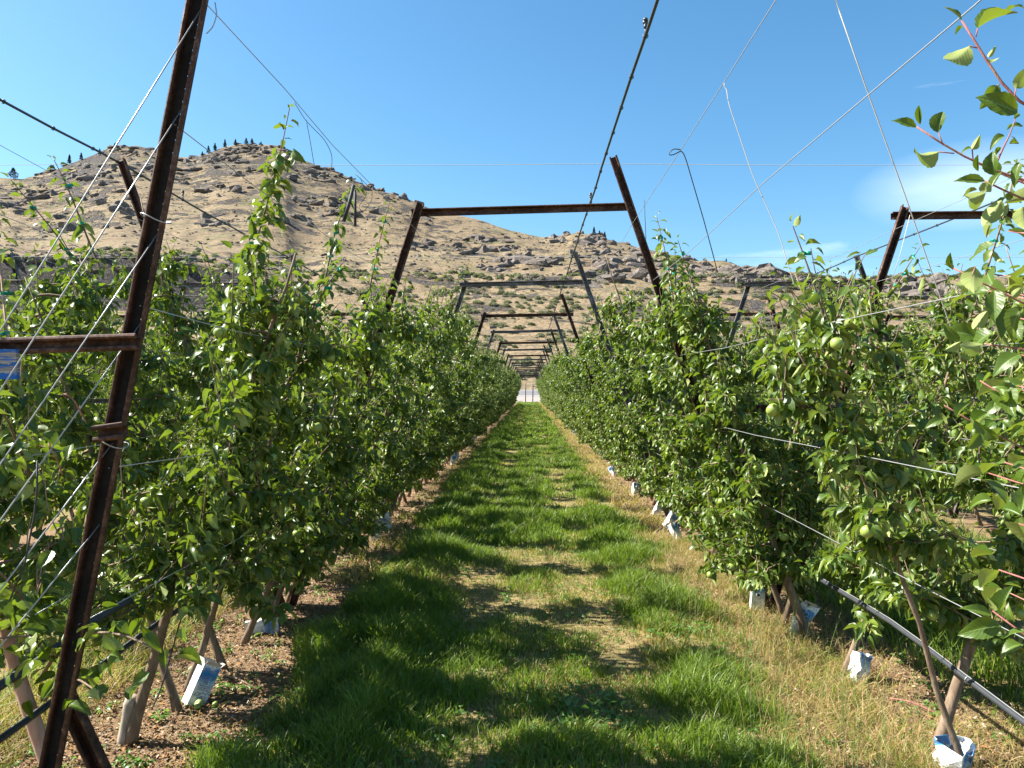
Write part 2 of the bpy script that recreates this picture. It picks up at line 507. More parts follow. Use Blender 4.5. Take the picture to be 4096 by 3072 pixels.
rn = noise(t, 0.9, 8, 0.75, g.outputs['Object'], 0.6)
rock = ramp(t, [(0.38, (0.03, 0.028, 0.028)), (0.5, (0.12, 0.108, 0.1)), (0.64, (0.24, 0.21, 0.185))], rn.outputs['Fac']).outputs[0]
spk = noise(t, 1.4, 4, 0.7, g.outputs['Object'])
spk2 = noise(t, 0.22, 5, 0.7, g.outputs['Object'])
tan = mix(t, 0.75, tan, ramp(t, [(0.36, (0.42, 0.40, 0.36)), (0.5, (0.95, 0.95, 0.95)), (0.65, (1.2, 1.2, 1.2))], spk.outputs['Fac']).outputs[0], 'MULTIPLY')
tan = mix(t, ramp(t, [(0.49, (0, 0, 0)), (0.57, (0.75, 0.75, 0.75))], spk2.outputs['Fac']).outputs[0], tan, (0.115, 0.098, 0.066))
spk3 = noise(t, 0.55, 3, 0.6, g.outputs['Object'])
tan = mix(t, ramp(t, [(0.60, (0, 0, 0)), (0.64, (0.85, 0.85, 0.85))], spk3.outputs['Fac']).outputs[0], tan, (0.05, 0.058, 0.03))
cc = mix(t, rf, tan, rock)
bh = mathn(t, 'ADD', mathn(t, 'MULTIPLY', rf, rn.outputs['Fac']), mathn(t, 'MULTIPLY', nf.outputs['Fac'], 0.12))
principled(t, o, cc, 0.95, 0.1, 0, bh, 1.0, 4.5)
M_hill = m
tag(obj('hill', mesh_np('hill', Vh, None, Qh, mats=[M_hill])), 'steep dry tan hillside with grey rock outcrops behind the orchard', kind='structure')

# road and gravel beyond the fence
def sheet(name, x0, x1, prof, mat, label):
    mb = MB()
    xs_ = np.linspace(x0, x1, 40)
    V = np.array([[x, y, z] for y, z in prof for x in xs_])
    k = len(xs_)
    Q = [[a * k + b, a * k + b + 1, (a + 1) * k + b + 1, (a + 1) * k + b] for a in range(len(prof) - 1) for b in range(k - 1)]
    return tag(obj(name, mesh_np(name, V, None, Q, mats=[mat])), label, kind='structure')
m, t, o = newmat('gravel')
g = N(t, 'ShaderNodeTexCoord'); n = noise(t, 6, 6, 0.8, g.outputs['Object'])
principled(t, o, ramp(t, [(0.3, (0.14, 0.12, 0.11)), (0.7, (0.36, 0.32, 0.29))], n.outputs['Fac']).outputs[0], 0.95, 0.1, 0, n.outputs['Fac'], 0.6, 0.05)
M_gravel = m
M_asphalt = simple('asphalt', (0.16, 0.155, 0.16), 0.85, 0.2, 0, 0.3, 3)
M_white = simple('white_paint', (0.78, 0.77, 0.74), 0.6, 0.3, 0, 0.15, 20)
sheet('gravel_shoulder', -300, 300, [(105.5, 0.02), (138, 0.55)], M_gravel, 'grey gravel shoulder beyond the orchard fence')
sheet('road', -300, 300, [(138, 0.56), (166, 1.72), (173.5, 1.74)], M_asphalt, 'grey asphalt road at the foot of the hill')
sheet('road_edge_line', -300, 300, [(140, 0.655), (140.5, 0.675)], M_white, 'painted white edge line of the road')
sheet('road_edge_line', -300, 300, [(165, 1.69), (165.6, 1.72)], M_white, 'painted white far edge line of the road')

# rock outcrops -----------------------------------------------------
def ico():
    f = (1 + 5 ** 0.5) / 2
    V = np.array([[-1,f,0],[1,f,0],[-1,-f,0],[1,-f,0],[0,-1,f],[0,1,f],[0,-1,-f],[0,1,-f],[f,0,-1],[f,0,1],[-f,0,-1],[-f,0,1]], float)
    V /= np.linalg.norm(V[0])
    T = [[0,11,5],[0,5,1],[0,1,7],[0,7,10],[0,10,11],[1,5,9],[5,11,4],[11,10,2],[10,7,6],[7,1,8],[3,9,4],[3,4,2],[3,2,6],[3,6,8],[3,8,9],[4,9,5],[2,4,11],[6,2,10],[8,6,7],[9,8,1]]
    return V, np.array(T)
def subdiv(V, T):
    V = list(map(tuple, V)); idx = {}; out = []
    def mid(a, b):
        k = (min(a, b), max(a, b))
        if k not in idx:
            p = (np.array(V[a]) + np.array(V[b])) / 2; p /= np.linalg.norm(p)
            V.append(tuple(p)); idx[k] = len(V) - 1
        return idx[k]
    for a, b, c in T:
        ab, bc, ca = mid(a, b), mid(b, c), mid(c, a)
        out += [[a, ab, ca], [b, bc, ab], [c, ca, bc], [ab, bc, ca]]
    return np.array(V), np.array(out)
IV, IT = ico()
IV2, IT2 = subdiv(IV, IT)
def rock_shapes(k):
    out = []
    for s in range(k):
        V = IV2.copy()
        for _ in range(11):                    # cut flat faces
            d = rng.normal(size=3); d /= np.linalg.norm(d)
            h = rng.uniform(0.3, 0.66)
            q = V @ d
            V -= np.where(q > h, q - h, 0)[:, None] * d
        out.append(V)
    return out
RS = rock_shapes(8)
m, t, o = newmat('outcrop_rock')
g = N(t, 'ShaderNodeTexCoord')
rn = noise(t, 0.7, 8, 0.75, g.outputs['Object'], 0.5)
rn2 = noise(t, 0.05, 3, 0.5, g.outputs['Object'])
cc = ramp(t, [(0.36, (0.035, 0.032, 0.032)), (0.5, (0.13, 0.118, 0.11)), (0.66, (0.26, 0.23, 0.20))], rn.outputs['Fac']).outputs[0]
cc = mix(t, mathn(t, 'MULTIPLY', rn2.outputs['Fac'], 0.5), cc, (0.20, 0.15, 0.11))
principled(t, o, cc, 0.95, 0.1, 0, rn.outputs['Fac'], 0.8, 0.8)
M_rock = m
mb = MB()
def rocks_at(u, v, wu, n, s0, s1):
    for _ in range(n):
        q = rng.normal(size=2)
        uu_ = u + q[0] * wu * 0.5; vv_ = v + q[1] * wu * 0.14
        p = hill_point(uu_, vv_)
        s = rng.uniform(s0, s1)
        V = RS[rng.integers(8)] * np.array([s * rng.uniform(1.0, 2.4), s * rng.uniform(0.8, 1.4), s * rng.uniform(0.6, 1.2)])
        a = rng.normal(0, 0.5)
        V = V @ np.array([[math.cos(a), -math.sin(a), 0], [math.sin(a), math.cos(a), 0], [0, 0, 1]]).T
        mb.add(V + p - [0, 0, s * 0.12], IT2) if s > 1.8 else mb.add(V[:12] + p, IT)
big = [(1020,600,110,16),(1110,600,110,16),(970,620,90,10),(1330,705,150,22),(1240,690,60,8),(620,612,130,16),(500,600,100,10),(870,640,100,14),(720,655,120,14),(250,690,160,14),(400,700,160,18),(600,690,140,14),
       (160,775,110,12),(110,770,120,10),(380,790,110,8),(460,830,120,8),(700,720,120,14),(880,760,120,10),(1240,800,130,12),(1010,690,80,7),(1500,755,80,8),(1600,800,70,8),(1460,860,80,7),(1680,870,80,6),(1330,850,60,6),
       (2070,1045,90,9),(2220,960,80,8),(2320,950,110,14),(2400,975,120,12),(2520,1010,120,12),(2350,1020,90,8),(2480,1060,120,10),(1930,960,70,6),(2030,990,70,6),(1900,1010,70,6),(2150,1040,80,8),(1980,1080,60,6),(2640,1045,120,10),
       (2800,1065,140,10),(2960,1070,150,14),(3060,1095,120,8),(3650,1150,140,14),(3760,1165,120,10),(3560,1150,80,6),(2600,1110,120,9),(2450,1120,90,6),(1700,985,60,5),(1180,880,70,6),(560,860,90,7),(250,900,100,7),(830,900,80,6),(60,830,100,8)]
for u, v, w, n_ in big:
    rocks_at(u, v, w, int(n_ * 1.7), 1.6, 6.0)
for _ in range(700):
    u = rng.uniform(-60, 3900)
    rv = ridge_v(u)
    v = rng.uniform(rv + 8, max(1125, rv + 20))
    if v < 1160: rocks_at(u, v, 25, rng.integers(1, 4), 0.5, 1.9)
for _ in range(60):                                        # broken top and foot of the cliff
    u = rng.uniform(-100, 1150)
    rocks_at(u, rng.uniform(1035, 1075), 40, 3, 1.0, 2.6)
tag(obj('rock_outcrops', mb.mesh('rock_outcrops', M_rock, False)), 'grey angular rocks and outcrops scattered over the dry hillside', 'rocks', kind='stuff')

# scrub --------------------------------------------------------------
def puff(k, n, sx_, sz_, leaf, colr):
    """dome of small leaf faces"""
    d = rng.normal(size=(n, 3)); d[:, 2] = np.abs(d[:, 2]); d /= np.linalg.norm(d, axis=1)[:, None]
    lump = 0.72 + 0.34 * vnoise(d[:, 0] * 2.5 + k * 7, d[:, 1] * 2.5 + d[:, 2] * 2, k)
    p = d * (rng.uniform(0.35, 1.0, n) ** 0.5 * lump)[:, None] * np.array([sx_, sx_, sz_])
    a = rng.normal(size=(n, 3)); a += d * 0.6; a /= np.linalg.norm(a, axis=1)[:, None]
    b = np.cross(a, rng.normal(size=(n, 3))); b /= np.linalg.norm(b, axis=1)[:, None]
    s = leaf * rng.uniform(0.6, 1.4, n)[:, None]
    V = np.stack([p - a * s * 0.5, p + b * s * 0.45, p + a * s * 0.7], 1).reshape(-1, 3)
    T = np.arange(n * 3).reshape(-1, 3)
    c = np.array(colr)[None] * rng.uniform(0.6, 1.35, n)[:, None]
    return V, T, np.repeat(c, 3, 0)
sage_me = []
for k in range(5):
    V, T, C = puff(k, 420, 1.0, 0.95, 0.26, (0.165, 0.165, 0.115) if k < 4 else (0.085, 0.095, 0.05))
    mbs = MB(); mbs.add(V, T, None, C)
    for q in range(4):
        a = rng.uniform(0, 6.28)
        Vt, Qt, Tt = tube([[0, 0, -0.2], [0.2 * math.cos(a), 0.2 * math.sin(a), 0.3], [0.5 * math.cos(a), 0.5 * math.sin(a), 0.7]], [0.05, 0.04, 0.02], 4)
        mbs.add(Vt, Tt, Qt, (0.08, 0.06, 0.045))
    sage_me.append(mbs.mesh('sagebrush', M_blade, False))
def scatter(n, u0, u1, y0, y1, s0, s1):
    out = []
    while len(out) < n:
        y = rng.uniform(y0, y1); u = rng.uniform(u0, u1); x = (u - U0) / F * y
        if fbm(x / 14, y / 14, 2, 21) < 0.36: continue
        out.append((x, y, float(hill_h(np.array([u]), np.array([y]))[0]), rng.uniform(s0, s1)))
    return out
ind = sorted(scatter(295, 1640, 2620, 176, 300, 0.8, 2.0), key=lambda a: a[1])
for k, (x, y, z, s) in enumerate(ind):
    o = obj('sagebrush', sage_me[rng.integers(5) if rng.random() < .5 else rng.integers(4)], None, (x, y, z - 0.1), (0, 0, rng.uniform(0, 6.28)))
    o.scale = (s * rng.uniform(0.9, 1.3), s * rng.uniform(0.9, 1.3), s * rng.uniform(0.7, 1.0))
    tag(o, 'grey-green sagebrush shrub on the tan slope above the road', 'shrub', 'sagebrush on the lower slope seen over the alley')

def gn_scatter(name, pts, srcs, label, cat):
    """one object of instanced plants: pts rows = x,y,z,rotz,scale,variant; srcs = list of lists of objects"""
    me = bpy.data.meshes.new(name)
    pts = np.asarray(pts, np.float32)
    me.vertices.add(len(pts)); me.vertices.foreach_set('co', pts[:, :3].ravel())
    a = me.attributes.new('rot', 'FLOAT', 'POINT'); a.data.foreach_set('value', pts[:, 3].copy())
    a = me.attributes.new('siz', 'FLOAT', 'POINT'); a.data.foreach_set('value', pts[:, 4].copy())
    a = me.attributes.new('kin', 'INT', 'POINT'); a.data.foreach_set('value', pts[:, 5].astype(np.int32))
    ob = obj(name, me)
    ng = bpy.data.node_groups.new(name, 'GeometryNodeTree')
    ng.interface.new_socket('Geometry', in_out='INPUT', socket_type='NodeSocketGeometry')
    ng.interface.new_socket('Geometry', in_out='OUTPUT', socket_type='NodeSocketGeometry')
    gi = N(ng, 'NodeGroupInput'); go = N(ng, 'NodeGroupOutput')
    jn = N(ng, 'GeometryNodeJoinGeometry')
    def attr(nm, dt):
        q = N(ng, 'GeometryNodeInputNamedAttribute', data_type=dt)
        q.inputs['Name'].default_value = nm
        return [s for s in q.outputs if s.enabled and s.name == 'Attribute'][0]
    ar, asz, ak = attr('rot', 'FLOAT'), attr('siz', 'FLOAT'), attr('kin', 'INT')
    cx = N(ng, 'ShaderNodeCombineXYZ'); L(ng, ar, cx.inputs[2])
    er = N(ng, 'FunctionNodeEulerToRotation'); L(ng, cx.outputs[0], er.inputs[0])
    for k, ss in enumerate(srcs):
        cmpn = N(ng, 'FunctionNodeCompare', data_type='INT', operation='EQUAL')
        ins = [s for s in cmpn.inputs if s.enabled]
        L(ng, ak, ins[0]); ins[1].default_value = k
        for s in ss:
            oi = N(ng, 'GeometryNodeObjectInfo', transform_space='ORIGINAL')
            oi.inputs['Object'].default_value = s
            oi.inputs['As Instance'].default_value = True
            ip = N(ng, 'GeometryNodeInstanceOnPoints')
            L(ng, gi.outputs[0], ip.inputs['Points'])
            L(ng, cmpn.outputs[0], ip.inputs['Selection'])
            L(ng, oi.outputs['Geometry'], ip.inputs['Instance'])
            L(ng, er.outputs[0], ip.inputs['Rotation'])
            L(ng, asz, ip.inputs['Scale'])
            L(ng, ip.outputs[0], jn.inputs[0])
    L(ng, jn.outputs[0], go.inputs[0])
    md = ob.modifiers.new('scatter', 'NODES'); md.node_group = ng
    return tag(ob, label, cat, kind='stuff')
sage_obs = [next(o for o in COL.objects if o.name.startswith('sagebrush') and o.data == me) for me in sage_me]
pts = [(x, y, z - 0.1, rng.uniform(0, 6.28), s, rng.integers(5)) for x, y, z, s in scatter(620, 300, 4000, 300, 345, 0.8, 2.0) + scatter(420, -200, 1600, 180, 288, 0.8, 2.0) + scatter(420, 2640, 4200, 180, 300, 0.8, 2.0) + scatter(200, 1640, 2640, 200, 300, 0.5, 1.2)]
for _ in range(3600):                                       # thin dark brush higher up
    u = rng.uniform(-80, 4100); rv = ridge_v(u); y = rng.uniform(345, float(ridge_r(u)) - 10); x = (u - U0) / F * y
    if fbm(x / 60, y / 60, 3, 31) > 0.44:
        pts.append((x, y, float(hill_h(np.array([u]), np.array([y]))[0]) - 0.2, rng.uniform(0, 6.28), rng.uniform(0.35, 1.05), 4 if rng.random() < 0.8 else rng.integers(4)))
gn_scatter('hillside_brush', pts, [[s] for s in sage_obs], 'low grey-green brush dotted over the far hillside', 'brush')

# ridge pines ----------------------------------------------------------
M_needle = simple('pine_needles', (0.035, 0.06, 0.035), 0.8, 0.2, 0, 0.5, 1.0)
def pine(u, vtop, hpx, wide, label):
    r_ = float(ridge_r(u)) - 6
    z = float(hill_h(np.array([float(u)]), np.array([r_]))[0])
    h = 1.12 * hpx / F * r_
    root = empty('pine_tree', ((u - U0) / F * r_, r_, z - 0.5), label, 'tree', 'pines along the ridge')
    mb = MB()
    mb.tube([[0, 0, 0], [0.1, 0, h * 0.5], [0, 0, h]], [h * 0.022, h * 0.016, 0.03], 6)
    for q in range(9):
        a = rng.uniform(0, 6.28); zz = h * rng.uniform(0.25, 0.9)
        mb.tube([[0, 0, zz], [math.cos(a) * h * 0.14 * wide, math.sin(a) * h * 0.14 * wide, zz + 0.02 * h]], [0.09, 0.03], 4)
    obj('trunk', mb.mesh('trunk', M_pinebark), root)
    n_ = 560
    tt = rng.uniform(0.16, 1.0, n_)
    rad = (1.02 - tt) ** 0.75 * (0.55 + 0.5 * vnoise(tt * 9, tt * 0 + u, 3)) * h * 0.34 * wide
    an = rng.uniform(0, 6.28, n_); rr = rad * rng.uniform(0.15, 1, n_) ** 0.6
    p = np.stack([rr * np.cos(an), rr * np.sin(an), tt * h + rng.normal(0, 0.012 * h, n_)], 1)
    a = rng.normal(size=(n_, 3)); a /= np.linalg.norm(a, axis=1)[:, None]
    b = np.cross(a, rng.normal(size=(n_, 3))); b /= np.linalg.norm(b, axis=1)[:, None]
    s = 0.06 * h
    V = np.stack([p - a * s, p + b * s * 0.8, p + a * s], 1).reshape(-1, 3)
    obj('crown', mesh_np('crown', V, np.arange(n_ * 3).reshape(-1, 3), smooth=False, mats=[M_needle]), root)
pine(53, 690, 42, 1.9, 'broad dark pine alone on the low ridge at the far left')
pine(278, 637, 36, 1.0, 'slim dark pine left of the rounded left summit, lowest on its slope')
pine(325, 618, 28, 1.0, 'slim dark pine just below the rounded left summit')
pine(399, 600, 16, 1.3, 'small bushy pine on the left shoulder of the rounded summit')
pine(461, 583, 22, 1.5, 'bushy pine on top of the rounded left summit')
pine(809, 623, 18, 1.1, 'small pine at the start of the saddle left of the highest summit')
pine(834, 605, 30, 1.0, 'dark pine in the saddle, left of a twin pair')
pine(860, 600, 30, 1.0, 'dark pine in the saddle, right of a twin pair')
pine(900, 582, 32, 1.0, 'upright pine on the slope left of the highest summit')
pine(942, 570, 26, 1.1, 'dark pine just left of the highest summit')
pine(985, 563, 26, 1.4, 'bushy pine on the highest summit, left one of three')
pine(1008, 560, 26, 1.2, 'bushy pine on the highest summit, middle one of three')
pine(1044, 570, 16, 1.2, 'small pine on the highest summit, right one of three')
pine(2376, 932, 34, 1.0, 'tallest of three pines on the middle ridge')
pine(2398, 940, 26, 1.0, 'middle one of three pines on the middle ridge')
pine(2419, 945, 27, 1.0, 'rightmost of three pines on the middle ridge')
pine(3630, 1110, 30, 1.0, 'lone pine on the low right ridge')
pine(2905, 1040, 14, 1.3, 'tiny pine on the rocky knoll right of the alley')
for k, u in enumerate((3935, 3960, 3985, 4010)):
    pine(u, 1140, 15 + 3 * (k % 2), 1.2, 'tiny distant pine, number %s from the left in the far right ridge cluster' % ('one', 'two', 'three', 'four')[k])

# ------------------------------------------------------------------ fence at the end of the alley
ORD = ['first','second','third','fourth','fifth','sixth','seventh','eighth','ninth','tenth','eleventh','twelfth','thirteenth','fourteenth','fifteenth','sixteenth','seventeenth','eighteenth','nineteenth','twentieth','twenty-first']
fr = empty('deer_fence', (0, 104, 0), 'tall post and wire fence across the far end of the alley', 'fence')
mbp = MB(); mbp.tube([[0, 0, -0.3], [0.02, 0, 1.3], [0.03, 0, 2.62]], [0.065, 0.06, 0.055], 8)
fp = mbp.mesh('fence_post', M_rust)
xs_ = [-0.45, 0.55] + [0.55 + 4.2 * k for k in range(1, 9)] + [-0.45 - 4.2 * k for k in range(1, 9)]
for x in xs_: obj('post', fp, fr, (x, 0, 0))
for z in (0.3, 0.65, 1.0, 1.35, 1.7, 2.05, 2.5):
    mbw = MB(); mbw.tube([[-34, 0, z], [0, 0, z - 0.01], [34, 0, z]], 0.006, 4)
    obj('wire', mbw.mesh('fence_wire', M_wire), fr)
mbw = MB(); mbw.tube([[0.55, 0.05, 2.15], [2.2, 0.05, 2.15]], 0.05, 8); obj('rail', mbw.mesh('fence_rail', M_rust), fr)
mk = empty('marker_post', (0.88, 136, 0.5), 'thin white roadside marker post beyond the fence', 'post')
mb = MB(); mb.box((-0.06, -0.02, 0), (0.06, 0.02, 1.55)); mb.box((-0.07, -0.03, 1.55), (0.07, 0.03, 1.62))
obj('shaft', mb.mesh('shaft', M_white, False), mk)

# ------------------------------------------------------------------ trellis
def frame_axes(a, b):
    a = np.asarray(a, float); b = np.asarray(b, float)
    z = b - a; ln = np.linalg.norm(z); z /= ln
    y = np.array([0, 1.0, 0]); y -= z * (y @ z); y /= np.linalg.norm(y)
    x = np.cross(y, z)
    M = np.eye(4); M[:3, 0] = x; M[:3, 1] = y; M[:3, 2] = z; M[:3, 3] = a
    return M, ln
def channel(mb, a, b, w=0.05, d=0.038, bead=0.007, holes=False, web=True):
    """steel channel, open towards -Y, with rolled edges; optional row of holes along the web"""
    flange, mb = mb, (mb if web is True else web)
    M, ln = frame_axes(a, b)
    th = 0.004
    xr = w / 2
    if holes:
        mb.box((-w/2, d/2 - th, 0), (xr - 0.0245, d/2, ln), M)
        cx_, step, r_ = xr - 0.0165, 0.042, 0.0054
        nh = int(ln / step)
        x0, x1 = xr - 0.0245, xr - 0.0105
        mb.box((x1, d/2 - th, 0), (xr, d/2, ln), M)
        for k in range(nh):
            z0 = k * step; zc = z0 + step / 2
            for (a0, a1, yv) in ((0, 1, d/2 - th), (0, 1, d/2)):
                ang = np.arange(8) * np.pi / 4 + np.pi / 8
                ring = np.stack([cx_ + r_ * np.cos(ang), np.full(8, yv), zc + r_ * np.sin(ang)], 1)
                oc = np.array([[x1, yv, zc + 0.006], [x1 - 0.004, yv, z0 + step], [x0 + 0.004, yv, z0 + step], [x0, yv, zc + 0.006], [x0, yv, zc - 0.006], [x0 + 0.004, yv, z0], [x1 - 0.004, yv, z0], [x1, yv, zc - 0.006],
                               [x1, yv, z0 + step], [x0, yv, z0 + step], [x0, yv, z0], [x1, yv, z0]])
                V = np.concatenate([ring, oc]) @ M[:3,:3].T + M[:3,3]
                Q = [[q, (q + 1) % 8, 8 + (q + 1) % 8, 8 + q] for q in range(8)]
                mb.add(V, [[8, 16, 9], [10, 17, 11], [12, 18, 13], [14, 19, 15]], Q)
    else:
        mb.box((-w/2, d/2 - th, 0), (xr, d/2, ln), M)
    mb = flange
    mb.box((-w/2 - 0.0005, -d/2, 0.0005), (-w/2 + th, d/2 - th - 0.0003, ln), M)
    mb.box((w/2 - th, -d/2, 0.0005), (w/2 + 0.0005, d/2 - th - 0.0003, ln), M)
    for s in (-1, 1):
        p0 = M[:3, 3] + M[:3, 0] * s * (w / 2) - M[:3, 1] * d / 2
        mb.tube([p0, p0 + M[:3, 2] * ln * 0.5, p0 + M[:3, 2] * ln], bead, 8)
    return mb
LEAN_L, LEAN_R = 0.36, 0.335
HL, HR, HB = 3.5, 3.16, 3.09
def part(name, fn, mat, smooth=False):
    mb = MB(); fn(mb)
    return mb.mesh(name, mat, smooth)
FM = {}
for key, mat in (('rust', M_rust), ('grey', M_grey)):
    off = 0.05 if key == 'rust' else -0.055
    FM[key] = dict(
        pl=part('post', lambda b: channel(b, (0.06, -0.03, -0.25), (-LEAN_L * HL, -0.03, HL)), mat),
        pr=part('post', lambda b: channel(b, (-0.06, 0.03, -0.25), (LEAN_R * HR, 0.03, HR)), mat),
        br=part('brace', lambda b: channel(b, (-LEAN_L * 1.56 - 0.06, 0.075, 1.55), (LEAN_R * 1.56 + 0.06, 0.075, 1.56)), mat),
        cb=part('crossbar', lambda b: channel(b, (LEAN_R * HB - 0.06, off + 0.02, HB), (3.76 - LEAN_L * HB + 0.07, off + 0.02, HB + 0.035), 0.05), mat),
        st=part('clamp', lambda b: channel(b, (LEAN_R * 3.0 - 0.05, -0.06, 3.2), (LEAN_R * 3.0 + 0.12, -0.06, 3.21), 0.05), mat))
ROWN = {-3: 'third left row', -2: 'second left row', -1: 'first left row', 0: 'first right row', 1: 'second right row', 2: 'third right row'}
for r in (-3, -2, -1, 0, 1, 2):
    last = {-3: 6, -2: 9, -1: 21, 0: 21, 1: 9, 2: 6}[r]
    for k in range(1, last):
        key = 'rust' if k % 2 == 1 else 'grey'
        f = empty('steel_trellis', (ROWS[r], FR[k], 0), '%s V-shaped steel trellis in the %s, %s from the near end' % ('rusty brown' if key == 'rust' else 'grey', ROWN[r], ORD[k if r in (-1,) else k - 1]), 'trellis frame', 'steel V frames of the trellis')
        f.rotation_euler = (rng.normal(0, 0.006), rng.normal(0, 0.008), rng.normal(0, 0.01))
        mm = FM[key]
        obj('post', mm['pl'], f); obj('post', mm['pr'], f); obj('brace', mm['br'], f)
        if r != 2 and not (k == 1 and r < -1): obj('crossbar', mm['cb'], f)
        if key == 'grey': obj('clamp', mm['st'], f)
# the near end frame of the left row
YE = 2.4
A0, A1 = P(86, 3685, YE), P(950, -815, YE)
B0, B1 = P(690, 3690, YE + 0.09), P(-1400, -800, YE + 0.09)
fe = empty('steel_trellis', (-1.65, YE, 0), 'large near rusty steel end frame of the left row, with a row of punched holes', 'trellis frame', 'steel V frames of the trellis')
def rel(p): return np.asarray(p) - np.array([-1.65, YE, 0])
dA = (A1 - A0) / np.linalg.norm(A1 - A0); dB = (B1 - B0) / np.linalg.norm(B1 - B0)
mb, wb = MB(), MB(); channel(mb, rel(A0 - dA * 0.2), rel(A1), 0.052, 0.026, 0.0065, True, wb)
postA = obj('post', mb.mesh('post', M_rust, False), fe); obj('web', wb.mesh('web', M_webshade, False), postA)['label'] = 'near-black web, channel shade painted in, with a line of round holes'
postA['label'] = 'tall near post punched with a line of round holes'
B9 = B0 + dB * 0.86
mb = MB(); channel(mb, rel(B0 - dB * 0.2), rel(B9), 0.046, 0.034, 0.0065)
obj('post', mb.mesh('post', M_rust, False), fe)
mb = MB(); channel(mb, rel(P(-340, 1398, YE - 0.062)), rel(P(553, 1368, YE - 0.062)), 0.036, 0.03, 0.0085); obj('crossbar', mb.mesh('crossbar', M_rust, False), fe)
mb = MB(); channel(mb, rel(P(383, 1736, YE - 0.062)), rel(P(502, 1720, YE - 0.062)), 0.036, 0.03, 0.0085); obj('clamp', mb.mesh('clamp', M_rust, False), fe)
def ax(z): return A0[0] + (A1[0] - A0[0]) * z / A1[2]
def bx(z): return B0[0] + (B1[0] - B0[0]) * z / B1[2]
# small wire wraps on the near post
for v in (878, 1772):
    z = P(0, v, YE)[2]; cx_ = ax(z)
    th = np.linspace(0, 2 * np.pi, 20)
    ring = np.stack([cx_ + 0.045 * np.cos(th), YE + 0.042 * np.sin(th), z + 0.006 * np.sin(th * 2) - 0.012 * np.cos(th)], 1)
    mb = MB(); mb.tube(rel(ring), 0.002, 5); obj('wire_wrap', mb.mesh('wire_wrap', M_wire), fe)

# blue painted board on the near crossbar
m, t, o = newmat('flaking_blue_paint')
g = N(t, 'ShaderNodeTexCoord')
mq = N(t, 'ShaderNodeMapping'); mq.inputs['Scale'].default_value = (6, 6, 46); L(t, g.outputs['Object'], mq.inputs['Vector'])
n = noise(t, 1.3, 6, 0.65, mq.outputs[0], 0.6)
mq2 = N(t, 'ShaderNodeMapping'); mq2.inputs['Scale'].default_value = (4, 4, 160); L(t, g.outputs['Object'], mq2.inputs['Vector'])
gr = noise(t, 1.5, 4, 0.6, mq2.outputs[0])
wood = ramp(t, [(0.35, (0.16, 0.14, 0.125)), (0.65, (0.42, 0.39, 0.36))], gr.outputs['Fac']).outputs[0]
cc = mix(t, ramp(t, [(0.47, (0, 0, 0)), (0.5, (1, 1, 1))], n.outputs['Fac']).outputs[0], wood, (0.02, 0.12, 0.42))
principled(t, o, cc, 0.8, 0.3, 0, gr.outputs['Fac'], 0.5, 0.003)
M_blue = m
q0, q1 = P(-260, 1518, 2.29), P(66, 1395, 2.29)
bd = empty('wooden_board', (q0[0], 2.29, q0[2]), 'weathered board with flaking blue paint hung on the near crossbar', 'board')
mb = MB()
hh_ = (q1[2] - q0[2])
for k in range(2):
    mb2 = MB(); mb2.box((0, k * 0.0, hh_ * 0.5 * k + 0.001), (q1[0] - q0[0] - 0.002 * k, 0.016, hh_ * 0.5 * (k + 1) - 0.001))
    obj('plank', mb2.mesh('plank', M_blue, False), bd)
mb = MB(); mb.tube([[0.11, 0.02, 0.05], [0.11, -0.004, 0.05]], 0.006, 8); obj('bolt', mb.mesh('bolt', M_grey), bd)

# ------------------------------------------------------------------ wires, pipes and hoses
def line_thing(name, path, rad, mat, label, cat, group=None, k=5):
    path = np.asarray(path, float)
    mb = MB(); mb.tube(path - path[0], rad, k)
    o = obj(name, mb.mesh(name, mat), None, path[0])
    return tag(o, label, cat, group)
def arm_x(r, side, z): return ROWS[r] + (-LEAN_L if side == 'l' else LEAN_R) * z
def along(r, side, z, y0, y1, sag=0.02, xo=0.0):
    pts = []
    ys_ = [y0] + [y for y in FR[1:] if y0 + 0.5 < y < y1 - 0.5] + [y1]
    for k, y in enumerate(ys_):
        x = arm_x(r, side, z) + xo
        if r == -1 and y < 2.5: x = ax(z) if side == 'r' else bx(z)
        pts.append((x, y, z))
        if k < len(ys_) - 1:
            y2 = ys_[k + 1]
            x2 = arm_x(r, side, z) + xo
            for q in (0.2, 0.4, 0.6, 0.8):
                pts.append((x + (x2 - x) * q + rng.normal(0, 0.008), y + (y2 - y) * q, z - sag * 4 * q * (1 - q) + rng.normal(0, 0.007)))
    return pts
HTS = (0.95, 1.45, 1.97, 2.55, 2.99)
for r in (-2, -1, 0, 1):
    for side in ('l', 'r'):
        for k, z in enumerate(HTS):
            if r in (-2, 1) and k < 2: continue
            y0 = 2.4 if r < 0 else (-1.2 if r == 0 else 3.0)
            y1 = 83.8 if r in (-1, 0) else 40
            if side == 'r' and z > 2.9: z = 2.96
            line_thing('trellis_wire', along(r, side, z, y0, y1), 0.0018 if r in (-1, 0) else 0.0022, M_wire,
                       'trellis wire on the %s arm of the %s, %s from the ground' % ('left' if side == 'l' else 'right', ROWN[r], ORD[k]), 'wire', 'trellis wires along the rows')
